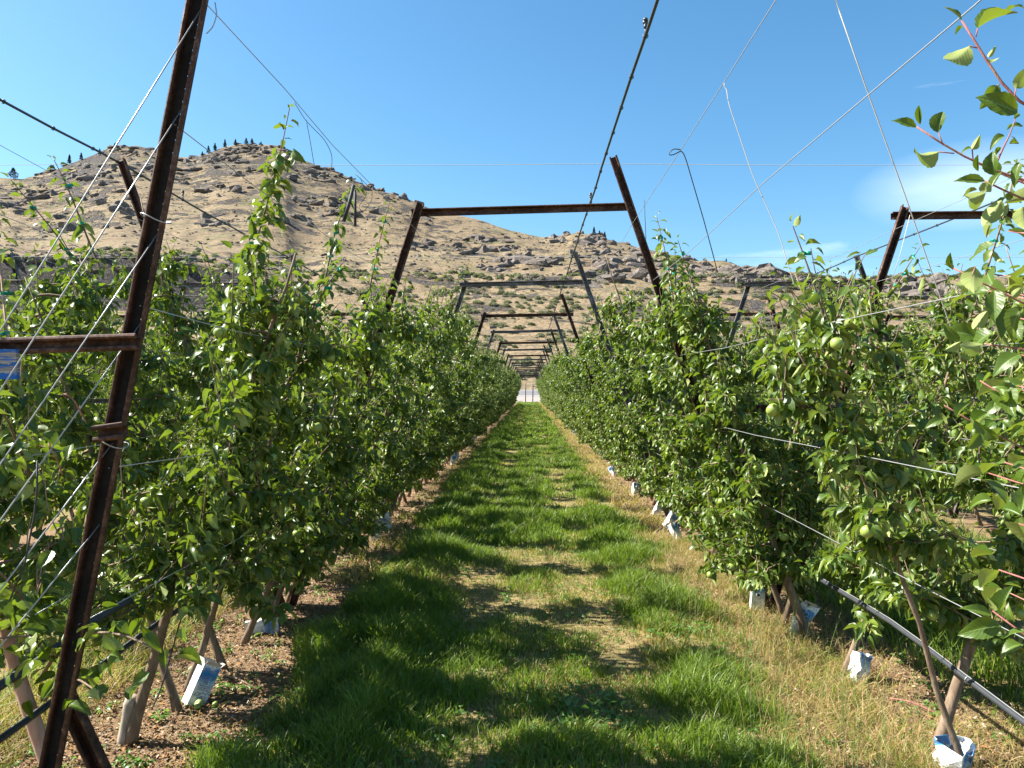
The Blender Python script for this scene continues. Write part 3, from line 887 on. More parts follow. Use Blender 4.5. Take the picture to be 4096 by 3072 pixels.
# guy cables
ANC = np.array([-2.2, 1.6, -0.02])
for k, (u, v) in enumerate(((822, 10), (736, 424), (643, 918), (564, 1292), (451, 1772), (400, 2097))):
    p = P(u, v, YE + 0.01)
    d = ANC + np.array([0.03 * (k - 3), 0.02 * k, 0]) - p
    pth = [p + d * q + np.array([0, 0, -0.02 * q * (1 - q)]) for q in np.linspace(0, 1, 8)]
    line_thing('guy_cable', pth, 0.0024, M_wire, 'pale steel guy cable from the near end post, %s from the top' % ORD[k], 'cable', 'guy cables of the near end post', 6)
mb = MB(); mb.tube([[0, 0, -0.3], [0.0, 0, 0.12]], 0.02, 8); mb.tube([[0.04 * math.cos(a), 0, 0.14 + 0.04 * math.sin(a)] for a in np.linspace(0, 6.28, 14)], 0.007, 6)
tag(obj('ground_anchor', mb.mesh('ground_anchor', M_rust), None, ANC), 'rusty steel ground anchor holding the guy cables', 'anchor')

# overhead sprinkler pipes
ringm = MB(); th = np.linspace(0, 2 * np.pi, 13); ringm.tube(np.stack([0.0125 * np.cos(th), 0 * th, 0.0125 * np.sin(th)], 1), 0.003, 5, False)
ringm = ringm.mesh('clip', M_pipe)
spr = MB(); spr.tube([[0, 0, 0], [0, 0, 0.03]], 0.005, 6); spr.tube([[0, 0, 0.03], [0, 0, 0.05]], 0.009, 6); spr.box((-0.012, -0.003, 0.05), (0.012, 0.003, 0.07)); spr.tube([[0, 0, 0.068], [0, 0, 0.078]], 0.012, 8)
spr = spr.mesh('sprinkler_head', M_pipe)
for r in (-2, -1, 0, 1):
    y0 = {-2: 4.0, -1: 2.0, 0: -1.2, 1: 4.0}[r]; y1 = 83.9 if r in (-1, 0) else 45
    pts = []
    zz, xx = HL - 0.03, arm_x(r, 'l', HL) - 0.045
    for k, y in enumerate(np.arange(y0, y1, 0.6)):
        ph_ = ((y - 5.86) / 4.1) % 1
        pts.append((xx + rng.normal(0, 0.004), y, zz - 0.10 * ph_ * (1 - ph_) + rng.normal(0, 0.003)))
    pts = np.array(pts)
    root = empty('sprinkler_pipe', pts[0], 'black overhead sprinkler pipe on top of the %s' % ROWN[r], 'pipe', 'overhead sprinkler pipes')
    mb = MB(); mb.tube(pts - pts[0], 0.0085, 7); obj('pipe', mb.mesh('pipe', M_pipe), root)
    s = 0
    for y in np.arange(y0 + 0.2, 20, 0.47):
        p = np.array([np.interp(y, pts[:, 1], pts[:, c]) for c in range(3)])
        obj('clip', ringm, root, p - pts[0], (0, 0, rng.normal(0, 0.15)))
        if s % 7 == 3: obj('sprinkler_head', spr, root, p - pts[0] + [0, 0, 0.008])
        s += 1
# drip hoses near the ground
def hose(xc, z, y0, y1, rad, label):
    ys_ = np.arange(y0, y1, 0.35)
    pts = np.stack([xc + 0.02 * (fbm(ys_ * 0.6, ys_ * 0, 2, 3) - 0.5), ys_, z + 0.13 * (fbm(ys_ * 0.5, ys_ * 0 + 5, 2, 4) - 0.5)], 1)
    root = empty('drip_hose', pts[0], label, 'hose', 'drip hoses along the rows')
    mb = MB(); mb.tube(pts - pts[0], rad, 8); obj('hose', mb.mesh('hose', M_hose), root)
    mb = MB(); mb.tube(pts - pts[0] + [0, 0, rad + 0.003], 0.0022, 5); obj('support_wire', mb.mesh('support_wire', M_wire), root)
    for k in range(4, min(len(pts), 26), 3):
        mb = MB(); th = np.linspace(0, 6.28, 12); mb.tube(np.stack([(rad + 0.003) * np.cos(th), 0 * th, (rad + 0.003) * np.sin(th)], 1), 0.0022, 4, False)
        obj('wire_tie', mb.mesh('wire_tie', M_wire), root, pts[k] - pts[0])
    return root
hose(1.9, 0.43, 0.8, 83, 0.0125, 'dusty black drip hose strung low along the right row')
hose(-1.9, 0.46, 2.2, 83, 0.013, 'dusty black drip hose strung low along the left row')
line_thing('supply_pipe', smooth_path([P(-500, 3050, 2.2), P(0, 2745, 2.55), P(245, 2581, 2.75), P(390, 2470, 2.95), P(520, 2400, 3.1)], 24), 0.0165, M_hose, 'thick black pipe rising across the near left post base', 'pipe', None, 9)
# wires across the rows at the post tops
for k in (1, 2, 3, 4, 5):
    xs_ = [ROWS[r] - LEAN_L * HL for r in (-3, -2, -1, 0, 1, 2)]
    pts = []
    for a, b in zip(xs_[:-1], xs_[1:]):
        for q in np.linspace(0, 0.999, 5): pts.append((a + (b - a) * q, FR[k] + 0.04, HL - 0.02 - 0.05 * q * (1 - q)))
    line_thing('cross_wire', pts, 0.0018 + 0.0003 * k, M_string, 'thin pale wire strung across the rows at the %s frame tops' % ORD[k], 'wire', 'wires across the rows')

# ------------------------------------------------------------------ leaves and trees
def leaf_template(fine):
    if fine:
        ts = np.array([0, .14, .32, .52, .72, .88, 1.0]); ws = np.array([0, .165, .25, .265, .20, .095, 0])
    else:
        ts = np.array([0, .28, .60, .85, 1.0]); ws = np.array([0, .235, .255, .125, 0])
    n = len(ts)
    base, uvw = [], []
    for k in range(n):
        base.append((ts[k], 0, 0)); uvw.append((0.5, ts[k]))
    for s in (1, -1):
        for k in range(1, n - 1):
            base.append((ts[k], s * ws[k], 1.0)); uvw.append((0.5 + s * 0.5, ts[k]))
    T = []
    l0, r0 = n, n + (n - 2)
    for s, e in ((1, l0), (-1, r0)):
        def tri(a, b, c): T.append([a, b, c] if s > 0 else [a, c, b])
        tri(0, 1, e)
        for k in range(1, n - 2):
            tri(k, k + 1, e + k); tri(k, e + k, e + k - 1)
        tri(n - 2, n - 1, e + n - 3)
    return np.array(base), np.array(uvw), np.array(T)
LT = {f: leaf_template(f) for f in (False, True)}
def leaf_arrays(pos, dirs, nrm, size, fine, g_, wid=None):
    base, uvw, T = LT[fine]
    n, k = len(pos), len(base)
    dirs = dirs / np.linalg.norm(dirs, axis=1)[:, None]
    nrm = nrm - dirs * (nrm * dirs).sum(1)[:, None]
    nrm /= np.linalg.norm(nrm, axis=1)[:, None] + 1e-9
    side = np.cross(nrm, dirs)
    curl = g_.uniform(0.15, 1.15, n)[:, None]; fold = g_.uniform(0.2, 1.3, n)[:, None]; twist = g_.normal(0, 0.5, n)[:, None]
    w = (g_.uniform(0.82, 1.12, n) if wid is None else wid)[:, None]
    t_, s_ = base[None, :, 0], base[None, :, 1]
    edge = np.abs(s_)
    wave = g_.normal(0, 0.05, (n, k)) * (edge > 0)
    ang = twist * t_
    x = t_ * (1 - 0.25 * curl * t_)
    y = s_ * w * np.cos(ang) * (1 - 0.25 * fold)
    z = fold * edge * 0.75 - curl * t_ ** 2 * 0.75 + s_ * np.sin(ang) + wave
    V = pos[:, None] + size[:, None, None] * (x[..., None] * dirs[:, None] + y[..., None] * side[:, None] + z[..., None] * nrm[:, None])
    Tt = (T[None] + (np.arange(n) * k)[:, None, None]).reshape(-1, 3)
    tint = np.clip(g_.beta(2, 2.4, n), 0, 1)
    C = np.empty((n, k, 4), np.float32)
    C[..., 0] = tint[:, None]; C[..., 1] = uvw[None, :, 0]; C[..., 2] = uvw[None, :, 1]; C[..., 3] = 1
    return V.reshape(-1, 3), Tt, C.reshape(-1, 4)
class Tree:
    def __init__(s, seed, H=2.6, lean=0.345, nb=28, zlow=0.30, leaders=None, fine=False, top=2.55, rad=0.023, bend=0.0, dens=1.0, spread=1.0, lush=0, bark=None):
        s.g = np.random.default_rng(seed); g_ = s.g
        s.p, s.d, s.n, s.z = [], [], [], []
        s.wood = MB(); s.apples = []; s.tapes = []; s.fine = fine; s.bark = bark or M_bark
        zz = np.linspace(-0.06, H, 16)
        wx = np.cumsum(g_.normal(0, 0.008, 16)); wy = np.cumsum(g_.normal(0, 0.012, 16))
        wx -= wx[0]; wy -= wy[0]
        s.path = np.stack([lean * zz + wx + bend * np.exp(-((zz - 0.25) / 0.2) ** 2), wy, zz], 1)
        rr = rad * (1 - 0.82 * np.clip(zz / H, 0, 1)) * (1 + 0.35 * np.exp(-np.clip(zz, 0, 9) / 0.06))
        s.wood.tube(s.path, rr, 8)
        for k in range(nb):
            z0 = zlow + (top - zlow) * ((k + g_.uniform(0, 1)) / nb) ** 1.2
            if z0 > H - 0.05: continue
            p0 = s.at(z0)
            sg = 1 if k % 2 else -1
            ph_ = sg * np.pi / 2 + g_.normal(0, 0.9)
            ln = g_.uniform(0.18, 0.46) * (1.2 - 0.5 * (z0 - 0.5) / 2) * spread
            rise = g_.normal(0.18, 0.25)
            d = np.array([math.cos(ph_), math.sin(ph_), rise]); d /= np.linalg.norm(d)
            ts = np.linspace(0, 1, 6)
            br = p0 + ts[:, None] * d * ln + np.stack([g_.normal(0, .012, 6), g_.normal(0, .012, 6), -0.16 * ln * ts ** 2 + g_.normal(0, .008, 6)], 1)
            br[0] = p0
            s.wood.tube(br, np.linspace(0.0085, 0.003, 6), 4, False)
            m_ = max(5, int(ln / 0.026 * dens))
            for q in g_.uniform(0.12, 1.0, m_):
                c = np.array([np.interp(q, ts, br[:, e]) for e in range(3)])
                s.cluster(c, g_.integers(3, 7))
                if q > 0.6 and g_.random() < 0.12: s.apples.append(c + [g_.normal(0, .02), g_.normal(0, .02), -0.045])
            for q in g_.uniform(0.2, 1.0, g_.integers(2, 5)):
                c = np.array([np.interp(q, ts, br[:, e]) for e in range(3)])
                ln2 = g_.uniform(0.08, 0.32)
                s.shoot(c, c + np.array([g_.normal(0.05, .09), g_.normal(0, .07), ln2]), 0.026)
        for z0 in np.arange(zlow + 0.1, min(top, H), 0.075):
            s.cluster(s.at(z0) + g_.normal(0, .02, 3), g_.integers(2, 5))
        if leaders is None:
            leaders = []
            for _ in range(g_.integers(1, 3)):
                z0 = g_.uniform(1.9, 2.4); q = s.at(z0); hh_ = g_.uniform(0.3, 0.75)
                leaders.append([q, q + [lean * hh_ * .5 + g_.normal(0, .04), g_.normal(0, .1), hh_ * .55], q + [lean * hh_ + g_.normal(0, .06), g_.normal(0, .16), hh_]])
        for ld in leaders:
            ld = smooth_path(ld, 10)
            s.wood.tube(ld, np.linspace(0.007, 0.0022, 10), 5, False)
            s.along(ld, 0.022)
            if lush:
                for q in np.linspace(0.02, 0.86, int(13 * lush)):
                    i_ = q * 9; k_ = int(i_); s.cluster(ld[k_] * (1 - i_ + k_) + ld[k_ + 1] * (i_ - k_) + g_.normal(0, .02, 3), g_.integers(3, 7))
            for q in (0.25, 0.55, 0.8):
                s.tapes.append(ld[int(q * 9)])
    def at(s, z):
        return np.array([np.interp(z, s.path[:, 2], s.path[:, e]) for e in range(3)])
    def leaf(s, p, d, n_, z):
        s.p.append(p); s.d.append(d); s.n.append(n_); s.z.append(z)
    def cluster(s, c, k):
        g_ = s.g; a0 = g_.uniform(0, 6.28)
        for q in range(k):
            ph_ = a0 + q * 2.4 + g_.normal(0, .4); th = g_.normal(-0.42, 0.5)
            d = np.array([math.cos(ph_) * math.cos(th), math.sin(ph_) * math.cos(th), math.sin(th)])
            n_ = np.array([g_.normal(-0.1, .65), g_.normal(0, .65), 1.0])
            s.leaf(c + d * g_.uniform(.01, .045), d, n_, g_.uniform(.052, .098))
    def shoot(s, a, b, step):
        mid = (a + b) / 2 + s.g.normal(0, .015, 3)
        pth = smooth_path([a, mid, b], 6)
        s.wood.tube(pth, np.linspace(0.0035, 0.0016, 6), 4, False)
        s.along(pth, step)
    def along(s, pth, step):
        g_ = s.g
        ln = np.linalg.norm(np.diff(pth, axis=0), axis=1).sum(); m_ = max(2, int(ln / step)); a = g_.uniform(0, 6.28)
        for k in range(m_):
            q = (k + 1) / m_ * (len(pth) - 1); i = min(int(q), len(pth) - 2); f = q - i
            c = pth[i] * (1 - f) + pth[i + 1] * f
            a += 2.4 + g_.normal(0, .3)
            up = k / m_
            th = -0.6 + 1.1 * up ** 3 + g_.normal(0, .35)
            d = np.array([math.cos(a) * math.cos(th), math.sin(a) * math.cos(th), math.sin(th)])
            n_ = np.array([g_.normal(0, .6), g_.normal(0, .6), 1.0])
            s.leaf(c + d * 0.02, d, n_, g_.uniform(.052, .092) * (1 - 0.45 * up ** 4))
    def build(s):
        V, T, C = leaf_arrays(np.array(s.p), np.array(s.d), np.array(s.n), np.array(s.z), s.fine, s.g)
        s.crown = mesh_np('crown', V, T, None, C, True, [M_leaf])
        s.g.shuffle(s.apples)
        s.trunk = s.wood.mesh('trunk', s.bark)
        return s
# apple and tape meshes
def apple_mesh():
    k, rws = 14, 10
    V = []
    for i in range(rws + 1):
        a = math.pi * i / rws
        r_ = math.sin(a) * (1 + 0.06 * math.cos(a)); z = math.cos(a) * 0.92
        z -= 0.30 * math.exp(-(a / 0.33) ** 2); z += 0.20 * math.exp(-((math.pi - a) / 0.3) ** 2)
        for q in range(k): V.append([r_ * math.cos(q * 2 * math.pi / k), r_ * math.sin(q * 2 * math.pi / k), z])
    Q = [[i * k + q, (i + 1) * k + q, (i + 1) * k + (q + 1) % k, i * k + (q + 1) % k] for i in range(rws) for q in range(k)]
    V = np.array(V) * 0.029
    me = mesh_np('apple', V, None, Q, mats=[M_apple, M_twig])
    return me
APPLE = apple_mesh()
stem = MB(); stem.tube([[0, 0, 0.016], [0.003, 0, 0.032], [0.009, 0.002, 0.045]], 0.0016, 5); STEM = stem.mesh('stem', M_twig)
tp = MB(); tp.tube([[0, 0, -0.008], [0, 0, 0.008]], 0.0105, 8, False); tp.box((0.006, -0.001, -0.008), (0.034, 0.001, 0.009)); TAPE = tp.mesh('tie_tape', M_tape)

def plant(tr, x, y, left, label, group, apples=12, tapes=0, name='apple_tree'):
    rz = (math.pi if left else 0.0) + rng.normal(0, 0.06)
    root = empty(name, (x, y, 0), label, 'tree', group, rz)
    obj('trunk', tr.trunk, root); obj('crown', tr.crown, root)
    for p in tr.apples[:apples]:
        a = obj('apple', APPLE, root, p, (rng.normal(0, .4), rng.normal(0, .4), rng.uniform(0, 6)))
        sc_ = rng.uniform(0.8, 1.15); a.scale = (sc_, sc_, sc_)
    for p in tr.tapes[:tapes]:
        obj('tie_tape', TAPE, root, p, (rng.normal(0, .3), rng.normal(0, .3), rng.uniform(0, 6)))
    return root
def bay(y):
    k = sum(1 for f in FR if f <= y)
    return k
VAR = [Tree(100 + k, H=rng.uniform(2.6, 3.05), nb=int(rng.integers(33, 39))).build() for k in range(9)]

def loc_leader(x, y, left, pts):
    """world leader path -> tree local"""
    out = []
    for p in pts:
        d = np.asarray(p, float) - np.array([x, y, 0])
        out.append(np.array([-d[0], -d[1], d[2]]) if left else d)
    return out
hero = []
def hero_tree(r, y, left, label, leaders=None, seed=0, leaders0=False, **kw):
    x = ROWS[r] + (0.03 if left else -0.03)
    ld = [] if leaders0 else None
    if leaders is not None:
        ld = [loc_leader(x, y, left, l) for l in leaders]
    tr = Tree(500 + seed, leaders=ld, fine=2.5 < y < 3.7 and seed != 11, **kw).build()
    root = plant(tr, x, y, left, label, 'apple trees in the trellis rows', 24, 6)
    hero.append((root, tr)); return root
# left row
hero_tree(-1, 2.15, True, 'apple tree at the left edge of the photo, nearest of the left row', seed=1, H=2.5, nb=30, zlow=0.7)
h_pale = hero_tree(-1, 3.0, True, 'apple tree with a pale pinkish trunk right behind the near rusty post', [[P(60, 1500, 3.3), P(30, 1150, 3.5), P(10, 800, 3.7)]], 2, H=2.4, nb=28, zlow=0.8, rad=0.033, bark=M_pinkbark)
h_graft = hero_tree(-1, 3.6, False, 'apple tree with a grafted forked trunk and the tallest shoot against the hill', [[P(880, 1420, 3.65), P(985, 1120, 3.7), P(1060, 850, 3.72), P(1120, 640, 3.74), P(1160, 435, 3.75)]], 3, H=2.35, nb=34, zlow=0.72, bend=0.0, top=2.15, rad=0.03, lush=3.0)
hero_tree(-1, 3.95, True, 'apple tree leaning left with a lone thin shoot left of the near post', [[P(420, 1100, 4.2), P(340, 900, 4.25), P(290, 760, 4.3), P(232, 645, 4.3)]], 4, H=2.3, nb=24, zlow=0.85)
hero_tree(-1, 4.2, False, 'apple tree whose trunk rises out of the upright blue and white carton', None, 5, H=2.3, nb=34, top=2.2, zlow=0.62)
hero_tree(-1, 4.55, True, 'apple tree leaning left just behind the upright carton', None, 6, H=2.5, zlow=0.8)
hero_tree(-1, 5.02, False, 'apple tree beside the flattened blue carton, with a shoot tangled in black twine', [[P(1300, 1120, 5.0), P(1340, 920, 5.05), P(1420, 710, 5.1)]], 7, H=2.35, nb=34, zlow=0.5, top=2.25, lush=.6)
hero_tree(-1, 5.95, False, 'apple tree in the left row right beside the second trellis frame', [[P(1480, 1150, 5.9), P(1520, 960, 5.85), P(1558, 815, 5.8)]], 8, H=2.4, nb=34)
mb = MB(); zz = np.linspace(-0.08, 0.23, 9)
mb.tube(np.stack([-0.03 - 0.02 * np.sin(zz * 9) + 0.24 * zz, 0 * zz, zz], 1), 0.027 + 0.008 * np.exp(-np.abs(zz) / .05) + 0.003 * np.sin(zz * 40), 10)
obj('rootstock', mb.mesh('rootstock', M_graft), h_graft)['label'] = 'pale cracked rootstock below the graft'
hero_tree(-1, 5.5, False, 'apple tree in the left row standing just in front of the second trellis', None, 9, H=1.75, nb=26, spread=1.15, top=1.6, leaders0=True)
hero_tree(0, 5.6, True, 'apple tree in the right row standing just in front of its first trellis', None, 17, H=2.4, nb=34, spread=1.2)
# right row
hero_tree(0, 3.25, True, 'young apple tree with a thin grey stem behind the big carton at lower right', [[P(3330, 1400, 3.1), P(3250, 1120, 3.1), P(3170, 905, 3.1)]], 11, H=2.2, nb=20, zlow=1.0, rad=0.016, top=2.0)
hero_tree(0, 3.42, False, 'apple tree with a smooth tan trunk slanting right at lower right', None, 12, H=3.0, nb=38, zlow=0.55, rad=0.027, top=2.8)
hero_tree(0, 4.42, False, 'apple tree slanting right with a white and blue carton at its foot', None, 13, H=2.4, nb=36, zlow=0.45, top=2.2)
hero_tree(0, 5.15, True, 'apple tree with a thick brown crooked trunk leaning over the dry grass', [[P(2700, 1250, 5.3), P(2670, 1050, 5.4), P(2625, 865, 5.5)]], 14, H=2.4, nb=36, rad=0.034, zlow=0.45, lush=.7)
hero_tree(0, 5.42, False, 'apple tree slanting right beside the crumpled carton with a round hole', None, 15, H=2.5, nb=34, top=2.3)
hero_tree(0, 6.0, True, 'apple tree leaning over the alley with the small blue carton at its foot', [[P(2830, 1200, 5.7), P(2780, 1080, 5.65), P(2745, 950, 5.6)]], 16, H=2.45, nb=36)

# the rest of the rows, one tree every half metre, leaning left and right in turn
cand = []
def row_positions(r, start, end):
    out = []; y = start; k = 0
    while y < end:
        out.append((r, y + rng.normal(0, 0.07), k % 2 == 0)); y += 0.58; k += 1
    return out
main = row_positions(-1, 5.5, 83.5)
main = [q for q in main if not (q[1] < 6.3 and not q[2])]
main2 = row_positions(0, 6.45, 83.5)
main2 = [(r, y, not l) for r, y, l in main2]
side = []
for r in (-4, -3, -2, 1, 2, 3):
    side += row_positions(r, {-4: 17, -3: 11, -2: 4.6, 1: 4.8, 2: 11, 3: 17}[r], 83.5)
indiv = [q for q in main + main2 if q[1] < 54] + [q for q in side if q[0] in (-2, 1) and q[1] < 18] + [q for q in side if q[0] in (-3, 2) and q[1] < 17]
keep = set(map(id, indiv))
far = [q for q in main + main2 + side if id(q) not in keep]
for r, y, left in indiv:
    tr = VAR[rng.integers(len(VAR))]
    b = bay(y)
    lab = 'apple tree leaning %s in the %s, between its %s and %s trellis' % ('left' if left else 'right', ROWN[r], ORD[b - 1], ORD[b])
    o = plant(tr, ROWS[r] + (0.03 if left else -0.03), y, left, lab, 'apple trees in the trellis rows', 10 if y < 12 and r in (-1, 0) else 0, 2 if y < 10 and r in (-1, 0) else 0)
    s = rng.uniform(0.92, 1.08); o.scale = (s, s, s)
pts = [(ROWS[r], y, 0, (math.pi if l else 0) + rng.normal(0, .08), rng.uniform(0.9, 1.08), rng.integers(4)) for r, y, l in far]
firsts = []
for k in range(4):
    c = next(o for o in COL.objects if o.data == VAR[k].crown); q = next(o for o in COL.objects if o.data == VAR[k].trunk)
    firsts.append([c, q])
gn_scatter('far_orchard_rows', pts, firsts, 'apple trees of the distant orchard rows merging into one green mass', 'trees')

# ------------------------------------------------------------------ near branches at the right edge (single leaves)
def hero_leaf_mesh(seed, curl, fold, twist):
    g_ = np.random.default_rng(seed)
    nt_, ns = 15, 9
    V, C = [], []
    for i in range(nt_):
        tt = i / (nt_ - 1)
        w = 0.31 * (math.sin(math.pi * tt ** 0.82)) ** 0.78 * (1 - 0.12 * tt)
        if i in (0, nt_ - 1): w = 0.004
        ser = (1 + (0.035 if i % 2 else -0.03)) if 0 < i < nt_ - 1 else 1
        for j in range(ns):
            sg = (j / (ns - 1)) * 2 - 1
            y = sg * w * (ser if abs(sg) == 1 else 1)
            z = fold * abs(y) * 0.9 - curl * tt ** 2 * 0.6 + 0.012 * math.sin(tt * 26 - abs(sg) * 5) * abs(sg) + 0.03 * math.sin(tt * 7 + seed) * sg * abs(sg)
            a = twist * tt
            V.append([tt * (1 - 0.2 * curl * tt), y * math.cos(a) * (1 - 0.2 * fold) - 0, z + y * math.sin(a)])
            C.append([0.25 + 0.5 * ((seed * 37) % 10) / 10, 0.5 + sg * 0.5, tt, 1])
    Q = [[i * ns + j, (i + 1) * ns + j, (i + 1) * ns + j + 1, i * ns + j + 1] for i in range(nt_ - 1) for j in range(ns - 1)]
    return mesh_np('leaf', np.array(V), None, Q, np.array(C), True, [M_leaf])
HLM = [hero_leaf_mesh(s, c, f, w) for s, c, f, w in ((1, .3, .5, .35), (2, .8, .35, -.5), (3, .45, .95, .6), (4, 1.0, .7, -.4), (5, .5, .3, .8), (6, .2, 1.5, .2))]
nroot = empty('apple_tree', (1.88, 1.05, 0), 'nearest apple tree, its large leaves reaching in from the right edge', 'tree', 'apple trees in the trellis rows')
NB = np.array([1.88, 1.05, 0])
mb = MB(); zz = np.linspace(-0.05, 2.6, 12)
mb.tube(np.stack([-0.345 * zz, 0.02 * np.sin(zz * 4), zz], 1), np.linspace(0.03, 0.008, 12), 8)
obj('trunk', mb.mesh('trunk', M_bark), nroot)
def put_leaf(b, tip, roll=None, kind=None, wide=1.0, root=None, org=None):
    b = np.asarray(b); tip = np.asarray(tip)
    d = tip - b; ln = np.linalg.norm(d); d /= ln
    n0 = np.array([0.1, -0.75, 0.65]) if roll is None else np.array(roll, float)
    n0 = n0 + rng.normal(0, 0.22, 3)
    n0 -= d * (n0 @ d); n0 /= np.linalg.norm(n0)
    sd = np.cross(n0, d)
    M = Matrix(((d[0] * ln, sd[0] * ln * wide, n0[0] * ln, b[0] - NB[0]), (d[1] * ln, sd[1] * ln * wide, n0[1] * ln, b[1] - NB[1]), (d[2] * ln, sd[2] * ln * wide, n0[2] * ln, b[2] - NB[2]), (0, 0, 0, 1)))
    o = obj('leaf', HLM[rng.integers(6) if kind is None else kind], root or nroot)
    if org is not None:
        M = Matrix.Rotation(-root.rotation_euler.z, 4, 'Z') @ Matrix.Translation(Vector(NB) - Vector(org)) @ M
    o.matrix_local = M
    return o
def zA(x, y): return (3450 + 0.4219 * x, 0.4219 * y)
def zB(x, y): return (3500 + 0.4218 * x, 650 + 0.4218 * y)
def zC(x, y): return (3500 + 0.8406 * x, 1300 + 0.8406 * y)
def zD(x, y): return (2600 + 0.7063 * x, 1900 + 0.7063 * y)
UP, BACK, SIDE, DOWN = (0, -0.4, 1), (0.2, 0.9, -0.5), (-0.9, -0.5, 0.3), (0.1, -0.8, -0.6)
def branch(z_, pts, Y, r0, r1, extra=None):
    pp = [P(*z_(*q), Y + 0.03 * k / max(1, len(pts) - 1)) for k, q in enumerate(pts)]
    if extra is not None: pp = [extra] + pp
    pth = smooth_path(pp, 16)
    mb = MB(); mb.tube(pth - NB, np.linspace(r0, r1, 16), 7)
    obj('branch', mb.mesh('branch', M_redtwig), nroot)
def tr_at(z): return np.array([1.88 - 0.345 * z, 1.05, z])
class Twigs:
    def tube(s, path, rad, k=5):
        b_ = MB(); b_.tube(path, rad, k); obj('twig', b_.mesh('twig', M_redtwig), nroot)
pet = Twigs()
def lf(z_, b, tip, Y, roll=None, kind=None, wide=1.0, dy=0.0, stemto=None):
    bb = P(*z_(*b), Y); tt = P(*z_(*tip), Y + dy)
    put_leaf(bb, tt, roll, kind, wide)
    if stemto is not None:
        pet.tube([bb - NB, (bb * 0.5 + 0.5 * P(*z_(*stemto), Y)) - NB, P(*z_(*stemto), Y) - NB], 0.0011, 5)
Y1 = 1.22
branch(zA, [(1531, 1100), (1450, 950), (1330, 830), (1240, 690), (1110, 480), (1070, 370), (1000, 280), (940, 195)], Y1, 0.0042, 0.0016, tr_at(2.0))
lf(zA, (938, 190), (803, 33), Y1, UP, 0, 0.9); lf(zA, (950, 255), (872, 327), Y1, UP, 5, 1.0); lf(zA, (1092, 268), (1435, 8), Y1, SIDE, 2, 0.85, 0.0, (1075, 350))
lf(zA, (1010, 437), (748, 752), Y1, BACK, 1, 1.0, 0.0, (1090, 455)); lf(zA, (1190, 560), (1275, 595), Y1, BACK, 3, 1.2); lf(zA, (1195, 540), (1260, 450), Y1, BACK, 3, .8)
lf(zA, (1280, 810), (1150, 1020), Y1 + .03, DOWN, 1, 1.1, 0, (1300, 800)); lf(zA, (1470, 1060), (1085, 893), Y1 - .02, SIDE, 0, 1.0); lf(zA, (1455, 840), (1575, 630), Y1, BACK, 4, 1.0, 0, (1440, 935))
lf(zA, (1440, 75), (1322, 105), Y1, UP, 2, .9); lf(zA, (1540, 85), (1420, 0), Y1, UP, 1)
branch(zA, [(1250, 1640), (1100, 1560), (1030, 1525), (870, 1455), (770, 1380), (600, 1265), (510, 1200)], Y1 + .03, 0.0038, 0.0014, tr_at(1.85))
lf(zA, (512, 1206), (278, 1118), Y1 + .03, SIDE, 0, .8); lf(zA, (548, 1182), (530, 985), Y1 + .03, SIDE, 5, .7); lf(zA, (718, 1258), (740, 1015), Y1 + .03, SIDE, 2, 1.15, 0, (768, 1378))
lf(zA, (725, 1440), (373, 1608), Y1 + .03, BACK, 3, .95, 0, (868, 1455)); lf(zA, (1040, 1415), (1125, 1285), Y1 + .05, BACK, 2, .9, 0, (1050, 1520)); lf(zA, (1035, 1410), (930, 1400), Y1 + .05, UP, 3)
lf(zA, (1255, 1660), (1200, 1410), Y1, SIDE, 2, 1.1); lf(zA, (1100, 1625), (1090, 1455), Y1, SIDE, 5, .7)
branch(zA, [(1250, 1600), (1290, 1500), (1340, 1390), (1400, 1270), (1455, 1110)], 1.9, 0.0028, 0.0012)
for b_, t_ in (((1415, 1180), (1365, 1235)), ((1430, 1200), (1540, 1160)), ((1345, 1290), (1188, 1342)), ((1410, 1290), (1485, 1345)), ((1390, 1365), (1490, 1355)), ((1310, 1400), (1245, 1490)), ((1440, 1130), (1500, 1060))):
    lf(zA, b_, t_, 1.9)
branch(zB, [(1480, 370), (1413, 350), (1330, 320), (1230, 290), (1110, 220), (1030, 172)], Y1, 0.004, 0.0015, tr_at(1.7))
branch(zB, [(1450, 215), (1330, 170), (1165, 90), (1000, 20)], Y1 + .05, 0.0038, 0.0018, tr_at(1.78))
lf(zB, (1040, 172), (750, 155), Y1, SIDE, 0, .7); lf(zB, (1020, 190), (1085, 300), Y1, BACK, 4, 1.6); lf(zB, (965, 262), (815, 292), Y1, UP, 2, .7); lf(zB, (1055, 288), (712, 478), Y1 - .03, BACK, 3, .85)
lf(zB, (1370, 0), (1285, 235), Y1 - .02, UP, 4, .9); lf(zB, (1200, 355), (1005, 645), Y1, BACK, 0, .9); lf(zB, (1400, 420), (1390, 710), Y1 - .05, BACK, 1, 1.1); lf(zB, (1255, 395), (1180, 545), Y1, BACK, 2)
lf(zB, (1330, 175), (1440, 60), Y1, UP, 1); lf(zB, (1240, 295), (1330, 380), Y1, DOWN, 3); lf(zB, (1110, 220), (1180, 60), Y1 + .02, SIDE, 0); lf(zB, (1180, 100), (1080, -60), Y1 + .04, SIDE, 2); lf(zB, (1330, 170), (1290, 60), Y1 + .03, BACK, 4)
branch(zB, [(1480, 1320), (1413, 1300), (1210, 1250), (990, 1180), (880, 1130), (790, 1070), (740, 1000)], Y1, 0.004, 0.0014, tr_at(1.35))
lf(zB, (738, 1005), (708, 848), Y1, SIDE, 5, .9); lf(zB, (735, 1020), (668, 940), Y1, UP, 2); lf(zB, (950, 985), (880, 1285), Y1 - .02, BACK, 4, 1.1, 0, (900, 1140)); lf(zB, (885, 1128), (738, 1235), Y1, BACK, 1, 1.2)
